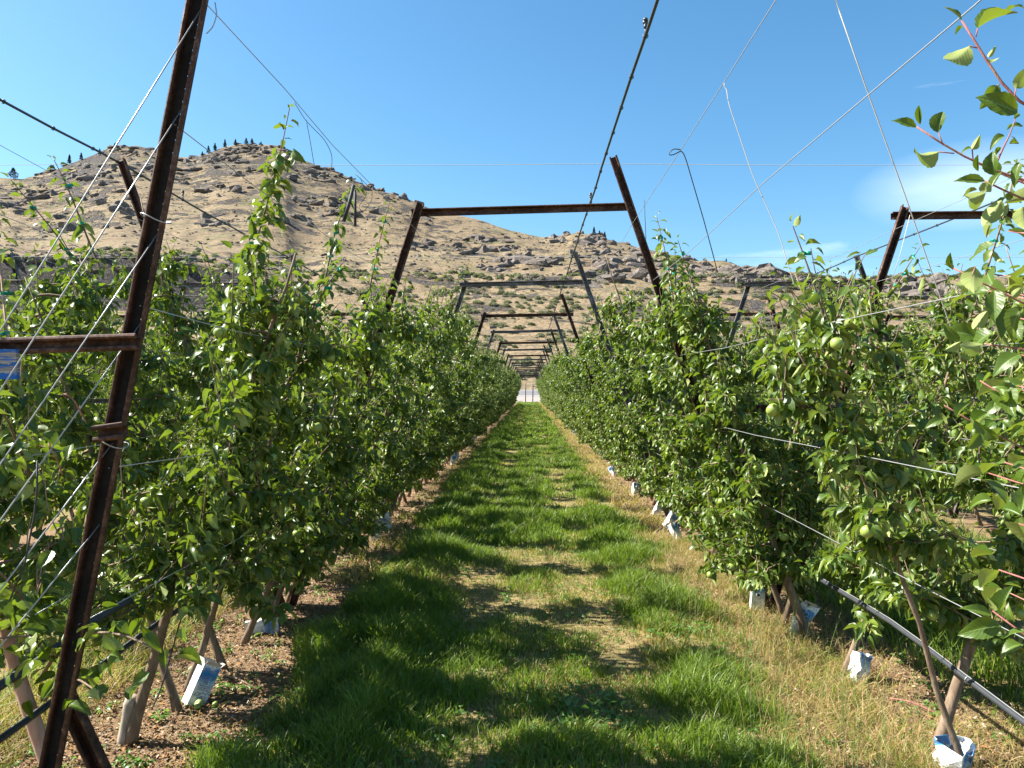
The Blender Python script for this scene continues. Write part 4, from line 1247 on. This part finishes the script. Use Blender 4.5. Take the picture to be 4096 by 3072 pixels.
lf(zB, (1130, 1212), (1142, 1485), Y1 - .03, UP, 0, 1.0, -.02, (1200, 1248)); lf(zB, (1400, 1378), (1175, 1645), Y1 - .03, UP, 3, .9); lf(zB, (1062, 1408), (908, 1625), Y1 + .05, BACK, 2, .9); lf(zB, (960, 1650), (640, 1545), Y1 + .2, SIDE, 1)
lf(zB, (1375, 1168), (1232, 1148), Y1 + .1, UP, 4); lf(zB, (1300, 1275), (1400, 1180), Y1, BACK, 0); lf(zB, (1413, 1300), (1500, 1420), Y1, UP, 1)
branch(zC, [(760, 80), (709, 85), (600, 88), (520, 90)], Y1 + .03, 0.003, 0.0013, tr_at(1.3))
lf(zC, (512, 90), (358, 148), Y1 + .03, BACK, 1, .8); lf(zC, (408, 78), (308, 142), Y1 + .1, BACK, 2, .8); lf(zC, (402, 72), (318, 0), Y1 + .1, SIDE, 0, .8)
branch(zC, [(760, 580), (709, 560), (560, 520), (430, 480), (340, 430), (300, 365)], Y1 + .12, 0.0032, 0.0013, tr_at(1.0))
lf(zC, (585, 535), (445, 480), Y1 + .1, DOWN, 3, .9); lf(zC, (500, 512), (448, 602), Y1 + .1, UP, 0, 1.1); lf(zC, (390, 440), (440, 348), Y1 + .12, SIDE, 2, .8); lf(zC, (325, 452), (232, 466), Y1 + .12, SIDE, 1, .8); lf(zC, (320, 400), (292, 362), Y1 + .12, UP, 5); lf(zC, (350, 430), (335, 380), Y1 + .12, UP, 0)
branch(zC, [(760, 410), (690, 385), (590, 350), (500, 265)], Y1 + .15, 0.003, 0.0013, tr_at(1.15))
lf(zC, (680, 362), (552, 332), Y1 + .15, BACK, 1, .9); lf(zC, (600, 350), (540, 300), Y1 + .15, UP, 0); lf(zC, (700, 480), (640, 540), Y1 + .1, UP, 2); lf(zC, (640, 300), (570, 275), Y1 + .15, SIDE, 3)
branch(zD, [(2200, 980), (2118, 900), (2050, 850), (1990, 800), (1940, 770)], Y1 + .1, 0.0035, 0.0014, tr_at(0.75))
lf(zD, (2000, 800), (2010, 605), Y1 + .1, SIDE, 2, .75); lf(zD, (1935, 790), (1758, 740), Y1 + .1, SIDE, 0, .7); lf(zD, (1985, 852), (1748, 884), Y1 + .1, SIDE, 1, .9); lf(zD, (1950, 770), (1915, 690), Y1 + .1, UP, 5, .8); lf(zD, (2120, 885), (1985, 892), Y1 + .08, UP, 4, 1.2); lf(zD, (2060, 830), (2000, 740), Y1 + .12, SIDE, 3); lf(zD, (2110, 960), (1970, 965), Y1 + .1, UP, 1, 1.1); lf(zD, (2100, 640), (2010, 600), Y1 + .2, UP, 2)
for q in range(62):                                        # leaves crowding the right edge on short twigs
    u, v, Y = 3930 + abs(rng.normal(0, 170)), rng.uniform(760, 2450), rng.uniform(1.32, 2.0)
    b = P(u, v, Y); a = rng.uniform(0, 6.28)
    d = np.array([-0.4 + 0.8 * math.cos(a), math.sin(a), rng.normal(-0.2, .4)]); d /= np.linalg.norm(d)
    put_leaf(b, b + d * rng.uniform(.055, .085), (rng.normal(-.3, .5), rng.normal(-.3, .5), 1), None, rng.uniform(.8, 1.1))
    tz = max(0.5, b[2] - 0.1)
    if q % 3 == 0:
        pet.tube([b - NB, (b * .6 + tr_at(tz) * .4) - NB + [0, 0, -.03], tr_at(tz) - NB], [0.0015, 0.0025, 0.004], 5)


# low branches of the pale-trunked tree, reaching in front of the near post
po = np.array(h_pale.location)
rzp = Matrix.Rotation(-h_pale.rotation_euler.z, 3, 'Z')
def low_branch(pts, n, spread):
    pth = smooth_path(pts, 14)
    mb = MB(); mb.tube(np.array([rzp @ Vector(q - po) for q in pth]), np.linspace(0.008, 0.0025, 14), 6)
    obj('branch', mb.mesh('branch', M_bark), h_pale)
    for q in range(n):
        i = rng.integers(2, 14); c = pth[i] + rng.normal(0, spread, 3) * [1, .6, .8]
        a = rng.uniform(0, 6.28); d = np.array([math.cos(a), math.sin(a) * .7 - .2, rng.normal(-.35, .45)]); d /= np.linalg.norm(d)
        put_leaf(c, c + d * rng.uniform(.055, .085), (rng.normal(-.3, .6), rng.normal(-.4, .5), 1), None, rng.uniform(.85, 1.1), h_pale, po)
low_branch([P(170, 2700, 3.0), P(260, 2560, 2.7), P(420, 2520, 2.3), P(600, 2560, 2.2), P(690, 2640, 2.2)], 42, .05)
low_branch([P(170, 2650, 3.0), P(150, 2560, 2.6), P(100, 2540, 2.3), P(-60, 2560, 2.15)], 34, .06)
low_branch([P(180, 2800, 3.0), P(250, 2700, 2.6), P(330, 2720, 2.3), P(420, 2790, 2.25)], 26, .05)
low_branch([P(160, 2500, 3.0), P(60, 2350, 2.5), P(-40, 2250, 2.3), P(-150, 2200, 2.2)], 30, .07)
low_branch([P(120, 1900, 2.9), P(60, 1750, 2.5), P(20, 1650, 2.3), P(-60, 1600, 2.2)], 34, .08)

# ------------------------------------------------------------------ twine, hoses and clips hanging on the wires
line_thing('hanging_twine', smooth_path([P(1175, 405, 3.6), P(1220, 480, 3.6), P(1300, 560, 3.6), P(1330, 620, 3.62), P(1325, 690, 3.62), P(1290, 715, 3.6), P(1260, 680, 3.6), P(1240, 560, 3.6), P(1225, 480, 3.6)], 40), 0.0016, M_twine, 'loop of black twine hanging from the wire by the tallest shoot', 'twine')
line_thing('hanging_twine', smooth_path([P(1420, 695, 5.0), P(1490, 760, 5.0), P(1488, 800, 5.0), P(1455, 850, 5.02), P(1430, 830, 5.0), P(1470, 780, 5.0), P(1440, 710, 5.0)], 36), 0.0018, M_twine, 'tangle of black twine loops beside the two black tubes', 'twine')
line_thing('black_tube', [P(1415, 740, 5.0), P(1395, 820, 5.0), P(1375, 885, 5.0)], 0.012, M_twine, 'slanting short black tube hanging on the shoot', 'tube', None, 8)
line_thing('black_tube', [P(1420, 760, 5.03), P(1421, 830, 5.03), P(1421, 905, 5.03)], 0.009, M_twine, 'upright short black tube hanging on the shoot', 'tube', None, 8)
line_thing('hanging_twine', smooth_path([P(2725, 600, 3.9), P(2690, 590, 3.9), P(2668, 625, 3.9), P(2700, 620, 3.9), P(2728, 596, 3.9), P(2745, 640, 3.92), P(2780, 760, 4.0), P(2815, 880, 4.1), P(2850, 1010, 4.2), P(2870, 1090, 4.3)], 50), 0.0028, M_twine, 'black twine with a bow, hanging from the wire over the right row', 'twine')
line_thing('hanging_twine', [P(2578, 800, 5.2), P(2580, 870, 5.2), P(2584, 957, 5.2)], 0.0022, M_twine, 'short straight end of black twine left of the bow', 'twine')
line_thing('training_string', smooth_path([P(2897, 330, 3.2), P(2890, 350, 3.2), P(2900, 366, 3.2), P(2906, 340, 3.2), P(2910, 400, 3.18), P(3010, 700, 3.15), P(3112, 925, 3.12), P(3180, 1150, 3.1)], 40), 0.0017, M_string, 'pale string tied in a loop to the wire, running down to the young tree', 'string')
line_thing('training_string', [P(3300, -120, 2.5), P(3450, 310, 2.55), P(3620, 780, 2.65), P(3800, 1300, 2.8), P(3880, 1560, 2.9)], 0.0021, M_string, 'long pale string slanting down across the sky at the right', 'string')
line_thing('training_string', [P(3640, 860, 4.0), P(3600, 1020, 4.0), P(3565, 1125, 4.0)], 0.0017, M_string, 'short pale string below the right crossbar', 'string')
line_thing('training_string', [P(150, 1842, 2.2), P(148, 1960, 2.2), P(138, 2060, 2.22), P(100, 2250, 2.25), P(40, 2400, 2.3)], 0.003, M_twine, 'twisted grey string hanging from the guy cables', 'string')
line_thing('red_wire', smooth_path([P(255, 1575, 2.15), P(290, 1590, 2.15), P(330, 1660, 2.18), P(345, 1690, 2.2)], 12), 0.002, M_redtwig, 'rusty red wire end twisted round the upper guy cable', 'wire')
line_thing('red_wire', smooth_path([P(195, 1775, 2.15), P(220, 1820, 2.15), P(250, 1900, 2.18)], 12), 0.002, M_redtwig, 'rusty red wire end twisted round the lower guy cable', 'wire')
line_thing('wire_end', smooth_path([P(860, 10, 2.4), P(868, 60, 2.4), P(852, 110, 2.4), P(826, 135, 2.4)], 14), 0.0018, M_wire, 'curled loose wire end beside the top of the near post', 'wire')
line_thing('dead_cane', smooth_path([P(820, 2250, 3.9), P(720, 2480, 3.9), P(690, 2600, 3.9), P(640, 2770, 3.95), P(600, 2850, 4.0)], 20), 0.004, M_twine, 'thin dark cane leaning down to the soil beside the upright carton', 'cane')

# ------------------------------------------------------------------ cartons round the trunks
m, t, o = newmat('printed_carton')
g = N(t, 'ShaderNodeTexCoord'); oi = N(t, 'ShaderNodeObjectInfo')
sx = N(t, 'ShaderNodeSeparateXYZ'); L(t, g.outputs['Object'], sx.inputs[0])
va = N(t, 'ShaderNodeVectorMath', operation='ADD'); L(t, g.outputs['Object'], va.inputs[0]); L(t, oi.outputs['Location'], va.inputs[1])
n = noise(t, 34, 5, 0.6, va.outputs[0], 0.8)
n2 = noise(t, 90, 4, 0.6, va.outputs[0])
zc = mathn(t, 'ADD', sx.outputs[2], mathn(t, 'MULTIPLY', mathn(t, 'SUBTRACT', n.outputs['Fac'], 0.5), 0.10))
c = ramp(t, [(0.0, (0.78, 0.76, 0.72)), (0.44, (0.74, 0.74, 0.73)), (0.58, (0.30, 0.48, 0.62)), (0.68, (0.015, 0.16, 0.42)), (0.86, (0.02, 0.22, 0.50)), (0.93, (0.8, 0.8, 0.78))], mathn(t, 'DIVIDE', zc, 0.22)).outputs[0]
fx = N(t, 'ShaderNodeNewGeometry')
side_m = mathn(t, 'GREATER_THAN', mathn(t, 'ABSOLUTE', sx.outputs[0]), 0.0465)
c = mix(t, mathn(t, 'MULTIPLY', side_m, 0.85), c, (0.82, 0.82, 0.80))
c = mix(t, mathn(t, 'MULTIPLY', mathn(t, 'GREATER_THAN', n2.outputs['Fac'], 0.58), 0.75), c, (0.16, 0.12, 0.085))
c = mix(t, ramp(t, [(0.45, (0, 0, 0)), (0.7, (0.6, 0.6, 0.6))], n.outputs['Fac']).outputs[0], c, (0.30, 0.23, 0.16))
principled(t, o, c, 0.55, 0.4, 0, n.outputs['Fac'], 0.2, 0.004)
M_carton = m
M_print = simple('dark_print', (0.05, 0.09, 0.16), 0.7, 0.2)
M_inside = simple('carton_inside', (0.55, 0.50, 0.42), 0.8, 0.2)
def carton(name, loc, rot, label, h=0.215, w=0.095, crush=0.0, flat=1.0, hole=False, text=False, flaps=True):
    root = empty(name, loc, label, 'carton', 'drink cartons used as trunk guards')
    root.rotation_euler = rot
    nz_, ns = 12, 20
    V, Q = [], []
    g_ = np.random.default_rng(abs(hash(label)) % 1000 if False else int(abs(loc[0] * 131 + loc[1] * 977)) % 1000)
    for i in range(nz_ + 1):
        z = h * i / nz_
        for j in range(ns):
            e = j * 4 / ns; sd = int(e); f = e - sd
            q = [(-1 + 2 * f, -1), (1, -1 + 2 * f), (1 - 2 * f, 1), (-1, 1 - 2 * f)][sd]
            x, y = q[0] * w / 2, q[1] * w / 2 * flat
            cr_ = crush * (vnoise(np.array([x * 25 + 3]), np.array([z * 22 + y * 20]), int(g_.integers(99)) if False else 5)[0] - 0.5)
            V.append([x * (1 + cr_ * 1.4) + cr_ * 0.03, y * (1 - cr_) - cr_ * 0.03, z + cr_ * 0.02])
    for i in range(nz_):
        for j in range(ns):
            Q.append([i * ns + j, i * ns + (j + 1) % ns, (i + 1) * ns + (j + 1) % ns, (i + 1) * ns + j])
    me = mesh_np('sleeve', np.array(V), None, Q, None, False, [M_carton])
    s_ = obj('sleeve', me, root)
    md = s_.modifiers.new('card', 'SOLIDIFY'); md.thickness = 0.0012
    if flaps:
        for k in range(4):
            a = k * math.pi / 2
            mbf = MB(); mbf.box((-w * 0.46, 0, 0), (w * 0.46, 0.0012, 0.028))
            f_ = obj('flap', mbf.mesh('flap', M_inside, False), root, (w / 2 * math.sin(a) * 1.0, -w / 2 * flat * math.cos(a), h), (0.5 + g_.normal(0, .3), 0, a))
    if hole:
        mbh = MB(); mbh.tube([[0, -w / 2 * flat - 0.0035, h * 0.72], [0, -w / 2 * flat + 0.002, h * 0.72]], 0.013, 16)
        obj('spout_hole', mbh.mesh('spout_hole', M_twine), root)
        mbh = MB(); th = np.linspace(0, 6.283, 20); mbh.tube(np.stack([0.0145 * np.cos(th), 0 * th - w / 2 * flat - 0.003, h * 0.72 + 0.0145 * np.sin(th)], 1), 0.002, 5, False)
        obj('spout_rim', mbh.mesh('spout_rim', M_white), root)
    if text:
        for s__, z, sz, xo in (('3', .118, .017, 0.0), ('100%', .066, .013, -.018), ('0g', .066, .014, .022)):
            cu = bpy.data.curves.new('print', 'FONT'); cu.body = s__; cu.size = sz; cu.align_x = 'CENTER'; cu.extrude = 0.0
            tmp = bpy.data.objects.new('tmp', cu); COL.objects.link(tmp)
            tm = bpy.data.meshes.new_from_object(tmp); bpy.data.objects.remove(tmp)
            tm.materials.clear(); tm.materials.append(M_print)
            obj('print', tm, root, (xo, -w / 2 - 0.0016, z), (R(90), 0, 0))
        for z, x0, x1 in ((.108, -.032, .032), (.1045, -.034, .034), (.098, -.034, .034), (.090, -.03, .03), (.084, -.042, .042), (.061, -.034, -.004), (.055, -.042, .042)):
            mbl = MB(); mbl.box((x0, -w / 2 - 0.0018, z), (x1, -w / 2 - 0.0014, z + 0.0016)); obj('print_line', mbl.mesh('print_line', M_print, False), root)
        mbl = MB()
        for k in range(5):
            a = 0.5 + k * 0.53
            mbl.box((-0.002 + .016 * math.cos(a), -w / 2 - 0.0018, .036 + .01 * math.sin(a)), (0.003 + .016 * math.cos(a), -w / 2 - 0.0014, .041 + .01 * math.sin(a)))
        mbl.box((-.012, -w / 2 - 0.0018, .022), (.012, -w / 2 - 0.0014, .034)); obj('emblem', mbl.mesh('emblem', M_print, False), root)
    return root
b = P(770, 2762, 4.05)
carton('drink_carton', (b[0], 4.05, 0.0), (R(-6), R(27), R(38)), 'upright tilted blue and white carton with small print beside a left row trunk', text=True)
carton('drink_carton', (P(1030, 2535, 5.2)[0] - 0.08, 5.2, 0.045), (R(0), R(86), R(12)), 'flattened blue carton lying on the bare soil of the left row', crush=0.5, flat=0.55, flaps=False)
carton('drink_carton', (P(3010, 2420, 5.85)[0], 5.75, 0.03), (R(6), R(4), R(-10)), 'small blue carton with a round hole beside a brown post in the dry grass', h=0.17, hole=True, flaps=False)
carton('drink_carton', (P(3175, 2530, 5.25)[0], 5.2, 0.0), (R(-8), R(22), R(-14)), 'crumpled white and blue carton with a round hole behind the crooked trunk', crush=0.9, hole=True, h=0.23)
carton('drink_carton', (P(3420, 2720, 4.4)[0], 4.38, 0.0), (R(0), R(16), R(20)), 'white and blue carton half hidden in grass at a slanting trunk', crush=0.95, h=0.16, flaps=False)
carton('drink_carton', (P(3770, 3100, 3.35)[0], 3.3, -0.02), (R(14), R(-8), R(40)), 'large white and blue carton at the bottom right corner', crush=0.95, h=0.19, w=0.11, flaps=False)
for k, (u, v, sd) in enumerate(((1500, 2120, -1), (1440, 2160, -1), (1800, 1845, -1), (1770, 1860, -1), (1880, 1790, -1), (1905, 1765, -1), (1955, 1730, -1), (2560, 1985, 1), (2670, 2065, 1), (2735, 2110, 1), (2790, 2165, 1), (2470, 1905, 1), (2310, 1745, 1), (2270, 1715, 1))):
    y = 1.7 * F / (v - V0); x = -1.72 if sd < 0 else 1.70
    carton('drink_carton', (x, y, 0.0), (rng.normal(0, .2), rng.normal(0, .3), rng.uniform(-.6, .6)), 'pale crumpled far carton at a trunk foot in the %s, %s nearest' % ('left row' if sd < 0 else 'right row', ORD[[1,0,3,2,4,5,6,3,2,1,0,4,5,6][k]]), crush=0.9, flaps=False)

# ------------------------------------------------------------------ things on the soil
for k, (u, v) in enumerate(((795, 2808), (788, 2820), (860, 2808), (890, 2478))):
    Y = 1.66 * F / (v - V0); p = P(u, v, Y)
    o = empty('fallen_apple', (p[0], Y, 0.03), ('green fallen apple in front of the upright carton, larger of a pair', 'green fallen apple in front of the upright carton, smaller of a pair', 'small green fallen apple alone on the litter right of the pair', 'small fallen apple on the soil behind the upright carton')[k], 'apple', 'fallen apples')
    sc_ = (0.8, 0.6, 0.5, 0.6)[k]; o.scale = (sc_,) * 3
    obj('fruit', APPLE, o, (0, 0, 0), (rng.uniform(-1, 1), rng.uniform(-1, 1), 0)); obj('stem', STEM, o, (0, 0, 0), (rng.uniform(-1, 1), 0.5, 0))
# pruned sticks
STK = [((0, 2900), (200, 2840), 3.9, 'left edge'), ((600, 2640), (840, 2600), 4.7, 'pale, behind the carton'), ((900, 2700), (1030, 2760), 4.25, 'pale, right of the upright carton'), ((3560, 2790), (3760, 2860), 3.95, 'reddish, in front of the slanting trunk'), ((3300, 2960), (3480, 2990), 3.5, 'pale, in the straw at lower right'), ((1010, 2850), (1300, 2800), 3.95, 'short, at the edge of the grass'), ((1320, 2290), (1430, 2330), 6.6, 'grey, on the soil of the left row')]
for k, (a, b_, Y, wh) in enumerate(STK):
    pa, pb = P(*a, Y), P(*b_, Y)
    ya, yb = 1.68 * F / max(a[1] - V0, 1), 1.68 * F / max(b_[1] - V0, 1)
    pa = np.array([(a[0] - U0) / F * ya, ya, 0.015]); pb = np.array([(b_[0] - U0) / F * yb, yb, 0.02])
    mid = (pa + pb) / 2 + [rng.normal(0, .02), rng.normal(0, .03), 0.012]
    line_thing('pruned_stick', smooth_path([pa, mid, pb], 10), np.linspace(0.006, 0.003, 10), M_redtwig if 'reddish' in wh else M_bark, 'thin pruned stick on the ground, %s' % wh, 'stick', 'pruned sticks', 6)
# leaf litter and wood chips
def chips(n, x0, x1, y0, y1, s0, s1):
    y = y0 + (y1 - y0) * rng.random(n) ** 1.5; x = rng.uniform(x0, x1, n)
    s = rng.uniform(s0, s1, n)[:, None]
    a = rng.uniform(0, 6.28, n); ti = rng.normal(0, .35, (n, 2))
    d = np.stack([np.cos(a), np.sin(a), ti[:, 0]], 1); e = np.stack([-np.sin(a), np.cos(a), ti[:, 1]], 1)
    p = np.stack([x, y, rng.uniform(.006, .022, n)], 1)
    V = np.stack([p - d * s, p + e * s * .45, p + d * s, p - e * s * .45], 1)
    V[:, 1, 2] += .004
    pal = np.array([[.28, .18, .09], [.36, .26, .15], [.20, .115, .06], [.44, .35, .25], [.15, .075, .045], [.32, .17, .06]])
    c = pal[rng.integers(0, 6, n)] * rng.uniform(.7, 1.15, n)[:, None]
    return V.reshape(-1, 3), np.arange(n * 4).reshape(-1, 4), np.repeat(c, 4, 0)
mb = MB()
for args in ((30000, -2.75, -1.2, 2.8, 9, .005, .017), (9000, -2.7, -1.2, 9, 26, .012, .03), (12000, 1.35, 2.6, 2.8, 9, .005, .016), (6000, 1.3, 2.5, 9, 26, .012, .03), (7000, -1.2, 1.3, 3, 8, .004, .012)):
    V, Q, C = chips(*args); mb.add(V, None, Q, C)
tag(obj('leaf_litter', mb.mesh('leaf_litter', M_litter, False)), 'dry leaves and bark chips littering the bare strips under the trees', 'litter', kind='stuff')

# ------------------------------------------------------------------ grass
def blades(x, y, h, w, col, bend=0.45, seg=2):
    n = len(x)
    a = rng.uniform(0, 6.28, n); fa = rng.uniform(0, 6.28, n)
    d = np.stack([np.cos(a), np.sin(a), 0 * a], 1); sd = np.stack([np.cos(fa), np.sin(fa), 0 * fa], 1) * w[:, None]
    b = (bend * rng.uniform(0.2, 1.7, n) * h)[:, None]
    p = np.stack([x, y, 0 * x], 1); up = np.array([0, 0, 1.0])[None]
    hm = h[:, None]
    rows = []
    for k in range(seg):
        q = k / seg
        c_ = p + up * hm * (q - 0.18 * q ** 3) + d * b * q ** 2
        ww = (1 - 0.45 * q)
        rows += [c_ - sd * ww, c_ + sd * ww]
    rows.append(p + up * hm * 0.82 + d * b)
    V = np.stack(rows, 1).reshape(-1, 3)
    kk = 2 * seg + 1
    T = []
    for k in range(seg - 1):
        T += [[2*k, 2*k+1, 2*k+3], [2*k, 2*k+3, 2*k+2]]
    T.append([2*seg-2, 2*seg-1, 2*seg])
    T = (np.array(T)[None] + (np.arange(n) * kk)[:, None, None]).reshape(-1, 3)
    return V, T, np.repeat(col, kk, 0)
G1, G2, G3 = np.array([.065, .120, .010]), np.array([.195, .255, .028]), np.array([.16, .22, .075])
D1, D2 = np.array([.30, .195, .08]), np.array([.44, .325, .165])
def turf(n, x0, x1, y0, y1, pw, wscale, hscale, seg, centre=0.0):
    """mown alley: lush edges, worn wheel tracks, dry right-hand edge"""
    m_ = int(n * 2.3)
    y = y0 + (y1 - y0) * rng.random(m_) ** pw; x = rng.uniform(x0, x1, m_)
    lx = x - centre
    lx = np.where(np.abs(lx) > 1.88, (lx + 1.88) % 3.76 - 1.88, lx)
    patch = np.clip(0.5 + 1.5 * (fbm(x * 1.3 + 5, y * 1.0, 3, 41) - 0.5), 0, 1); clump = np.clip(0.5 + 1.7 * (fbm(x * 3.6, y * 3.6, 3, 43) - 0.5), 0, 1)
    edgeL = np.exp(-((lx + 1.02) / 0.33) ** 2); edgeR = np.exp(-((lx - 0.95) / 0.25) ** 2); mid = np.exp(-(lx / 0.35) ** 2)
    track = np.exp(-((np.abs(lx) - 0.52) / 0.2) ** 2)
    lush = 0.35 + 0.65 * edgeL + 0.45 * edgeR + 0.15 * mid - 0.22 * track + 1.0 * (patch - 0.45)
    inside = np.clip((1.47 + 0.25 * (patch - .5) + lx) / 0.15, 0, 1) * np.clip((1.38 + 0.3 * (patch - .5) - lx) / 0.3, 0.0, 1)
    ok = rng.random(m_) < np.clip(0.25 + lush, 0.16, 1) * inside * (0.25 + 1.2 * clump)
    x, y, lx, lush, clump, patch, track = [q[ok][:n] for q in (x, y, lx, lush, clump, patch, track)]
    h = hscale * np.clip(0.03 + 0.13 * np.clip(lush, 0, 1.4) * (0.15 + 1.25 * clump), 0.025, 0.3) * rng.uniform(0.5, 1.35, len(x))
    w = wscale * rng.uniform(0.0016, 0.0036, len(x))
    dryp = np.clip(0.10 + 0.42 * track * (0.55 - lush) * 2 + 0.6 * np.clip((lx - 0.95) / 0.45, 0, 1) * (0.9 - 0.7 * clump) + 1.6 * (0.40 - patch), 0.04, 0.85)
    dry = rng.random(len(x)) < dryp
    q = rng.random(len(x))[:, None]
    col = G1 + (G2 - G1) * np.clip(q * .8 + .3 * (clump[:, None] - .3), 0, 1)
    bl = (rng.random(len(x)) < 0.16)[:, None]
    col = np.where(bl, G3 * (0.7 + 0.5 * q), col)
    col = np.where(dry[:, None], D1 + (D2 - D1) * q, col)
    h = np.where(dry, h * 0.75, h)
    return blades(x, y, h, w, col, 0.5, seg)
mb = MB()
for args in ((88000, -1.65, 1.6, 2.7, 8, 1.25, 1.0, 1.0, 3), (60000, -1.6, 1.5, 8, 24, 1.3, 2.2, 1.05, 2), (42000, -1.6, 1.5, 24, 103, 1.5, 6.0, 1.3, 2)):
    V, T, C = turf(*args); mb.add(V, T, None, C)
for args in ((26000, -5.3, -2.35, 2.6, 12, 1.3, 1.5, 1.25, 2, -3.76), (26000, 2.35, 5.3, 2.6, 12, 1.3, 1.5, 1.6, 2, 3.76), (9000, -5.2, -2.4, 12, 50, 1.3, 5, 1.3, 2, -3.76), (9000, 2.4, 5.2, 12, 50, 1.3, 5, 1.3, 2, 3.76)):
    V, T, C = turf(*args); mb.add(V, T, None, C)
tag(obj('grass', mb.mesh('grass', M_blade)), 'green mown grass with worn dry patches filling the alley', 'grass', kind='stuff')
# dry straw along the right row, thin under the left one
def straw(n, x0, x1, y0, y1, wscale, hs, green=0.12):
    y = y0 + (y1 - y0) * rng.random(n * 2) ** 1.4; x = rng.uniform(x0, x1, n * 2)
    ok = rng.random(n * 2) < 1.5 * fbm(x * 2.2, y * 1.6, 3, 61) ** 1.3
    x, y = x[ok][:n], y[ok][:n]
    n = len(x)
    q = rng.random(n)[:, None]
    col = np.where((rng.random(n) < green)[:, None], G1 + (G2 - G1) * q, D1 + (D2 - D1) * q)
    cl = fbm(x * 3, y * 3, 2, 63)
    return blades(x, y, hs * (0.05 + 0.2 * cl) * rng.uniform(.5, 1.4, n), wscale * rng.uniform(.0010, .0022, n), col, 0.95, 3 if y1 < 9 else 2)
mb = MB()
for args in ((15000, 1.15, 1.9, 2.8, 8.5, 1.0, .5, .4), (9000, 1.5, 2.5, 2.8, 8.5, 1.0, .6, .3), (8000, 1.2, 1.75, 8.5, 30, 2.4, .65, .25), (5000, 1.25, 1.7, 30, 100, 6, .7, .25), (1800, -2.6, -1.4, 2.8, 8.5, 1, .4, .4), (3500, -1.75, -1.3, 6.5, 30, 2.4, .7, .4), (6000, -2.9, -2.3, 2.8, 8, 1.2, 1.1, .3)):
    V, T, C = straw(*args); mb.add(V, T, None, C)
tag(obj('dry_straw', mb.mesh('dry_straw', M_blade)), 'tan dead straw along the edges of the grass alley', 'dry grass', kind='stuff')
# tall seed-head stalks on the right
mb = MB()
for _ in range(130):
    x, y = rng.uniform(1.0, 1.75), 3.1 + 5 * rng.random() ** 1.6
    h = rng.uniform(.25, .5); a = rng.uniform(0, 6.28); l_ = rng.uniform(.03, .13)
    pth = np.array([[x, y, 0], [x + .3 * l_ * math.cos(a), y + .3 * l_ * math.sin(a), h * .6], [x + l_ * math.cos(a), y + l_ * math.sin(a), h]])
    gc = G3 * rng.uniform(.8, 1.4) if rng.random() < .7 else D2
    V, Q, T = tube(smooth_path(pth, 6), np.linspace(.0016, .0008, 6), 3, False); mb.add(V, T, Q, gc)
    tipd = pth[2] - pth[1]; tipd /= np.linalg.norm(tipd)
    for k in range(14):
        c_ = pth[2] + tipd * (k * .006 - .02); e = rng.normal(size=3); e /= np.linalg.norm(e)
        mb.add(np.array([c_, c_ + e * .003 + tipd * .006, c_ + tipd * .015 + e * .005]), [[0, 1, 2]], None, gc * 1.1)
tag(obj('seed_stalks', mb.mesh('seed_stalks', M_blade)), 'tall pale green grass stalks with seed heads beside the right row', 'grass', kind='stuff')
# broad-leaved weeds
def weeds(spots):
    p, d, n_, z = [], [], [], []
    for x, y, s, k in spots:
        a = rng.uniform(0, 6.28)
        for q in range(k):
            a += 2.4; th = rng.uniform(.0, .7); r_ = s * rng.uniform(.2, 1.1)
            d.append((math.cos(a), math.sin(a), th)); n_.append((rng.normal(0, .3), rng.normal(0, .3), 1)); p.append((x + r_ * .5 * math.cos(a), y + r_ * .5 * math.sin(a), s * rng.uniform(.15, .9))); z.append(s * rng.uniform(.5, .95))
    return leaf_arrays(np.array(p), np.array(d), np.array(n_), np.array(z), False, rng, np.full(len(p), 1.25))
sp_ = [(rng.uniform(-1.2, 1.2), 2.9 + 6 * rng.random() ** 1.5, rng.uniform(.02, .045), 7) for _ in range(620)]
sp_ += [(rng.uniform(-2.6, -1.25), 2.8 + 5 * rng.random() ** 1.4, rng.uniform(.02, .05), 9) for _ in range(260)]
sp_ += [(0.30 + rng.normal(0, .13), 3.95 + rng.normal(0, .2), rng.uniform(.04, .065), 7) for _ in range(34)] + [(1.15 + rng.normal(0, .12), 5.2 + rng.normal(0, .15), rng.uniform(.05, .08), 8) for _ in range(12)]
sp_ += [(rng.uniform(1.3, 2.6), 2.9 + 4 * rng.random(), rng.uniform(.02, .05), 8) for _ in range(150)]
V, T, C = weeds(sp_)
tag(obj('weeds', mesh_np('weeds', V, T, None, C, True, [M_weed])), 'small broad-leaved green weeds among the grass and on the bare soil', 'weeds', kind='stuff')
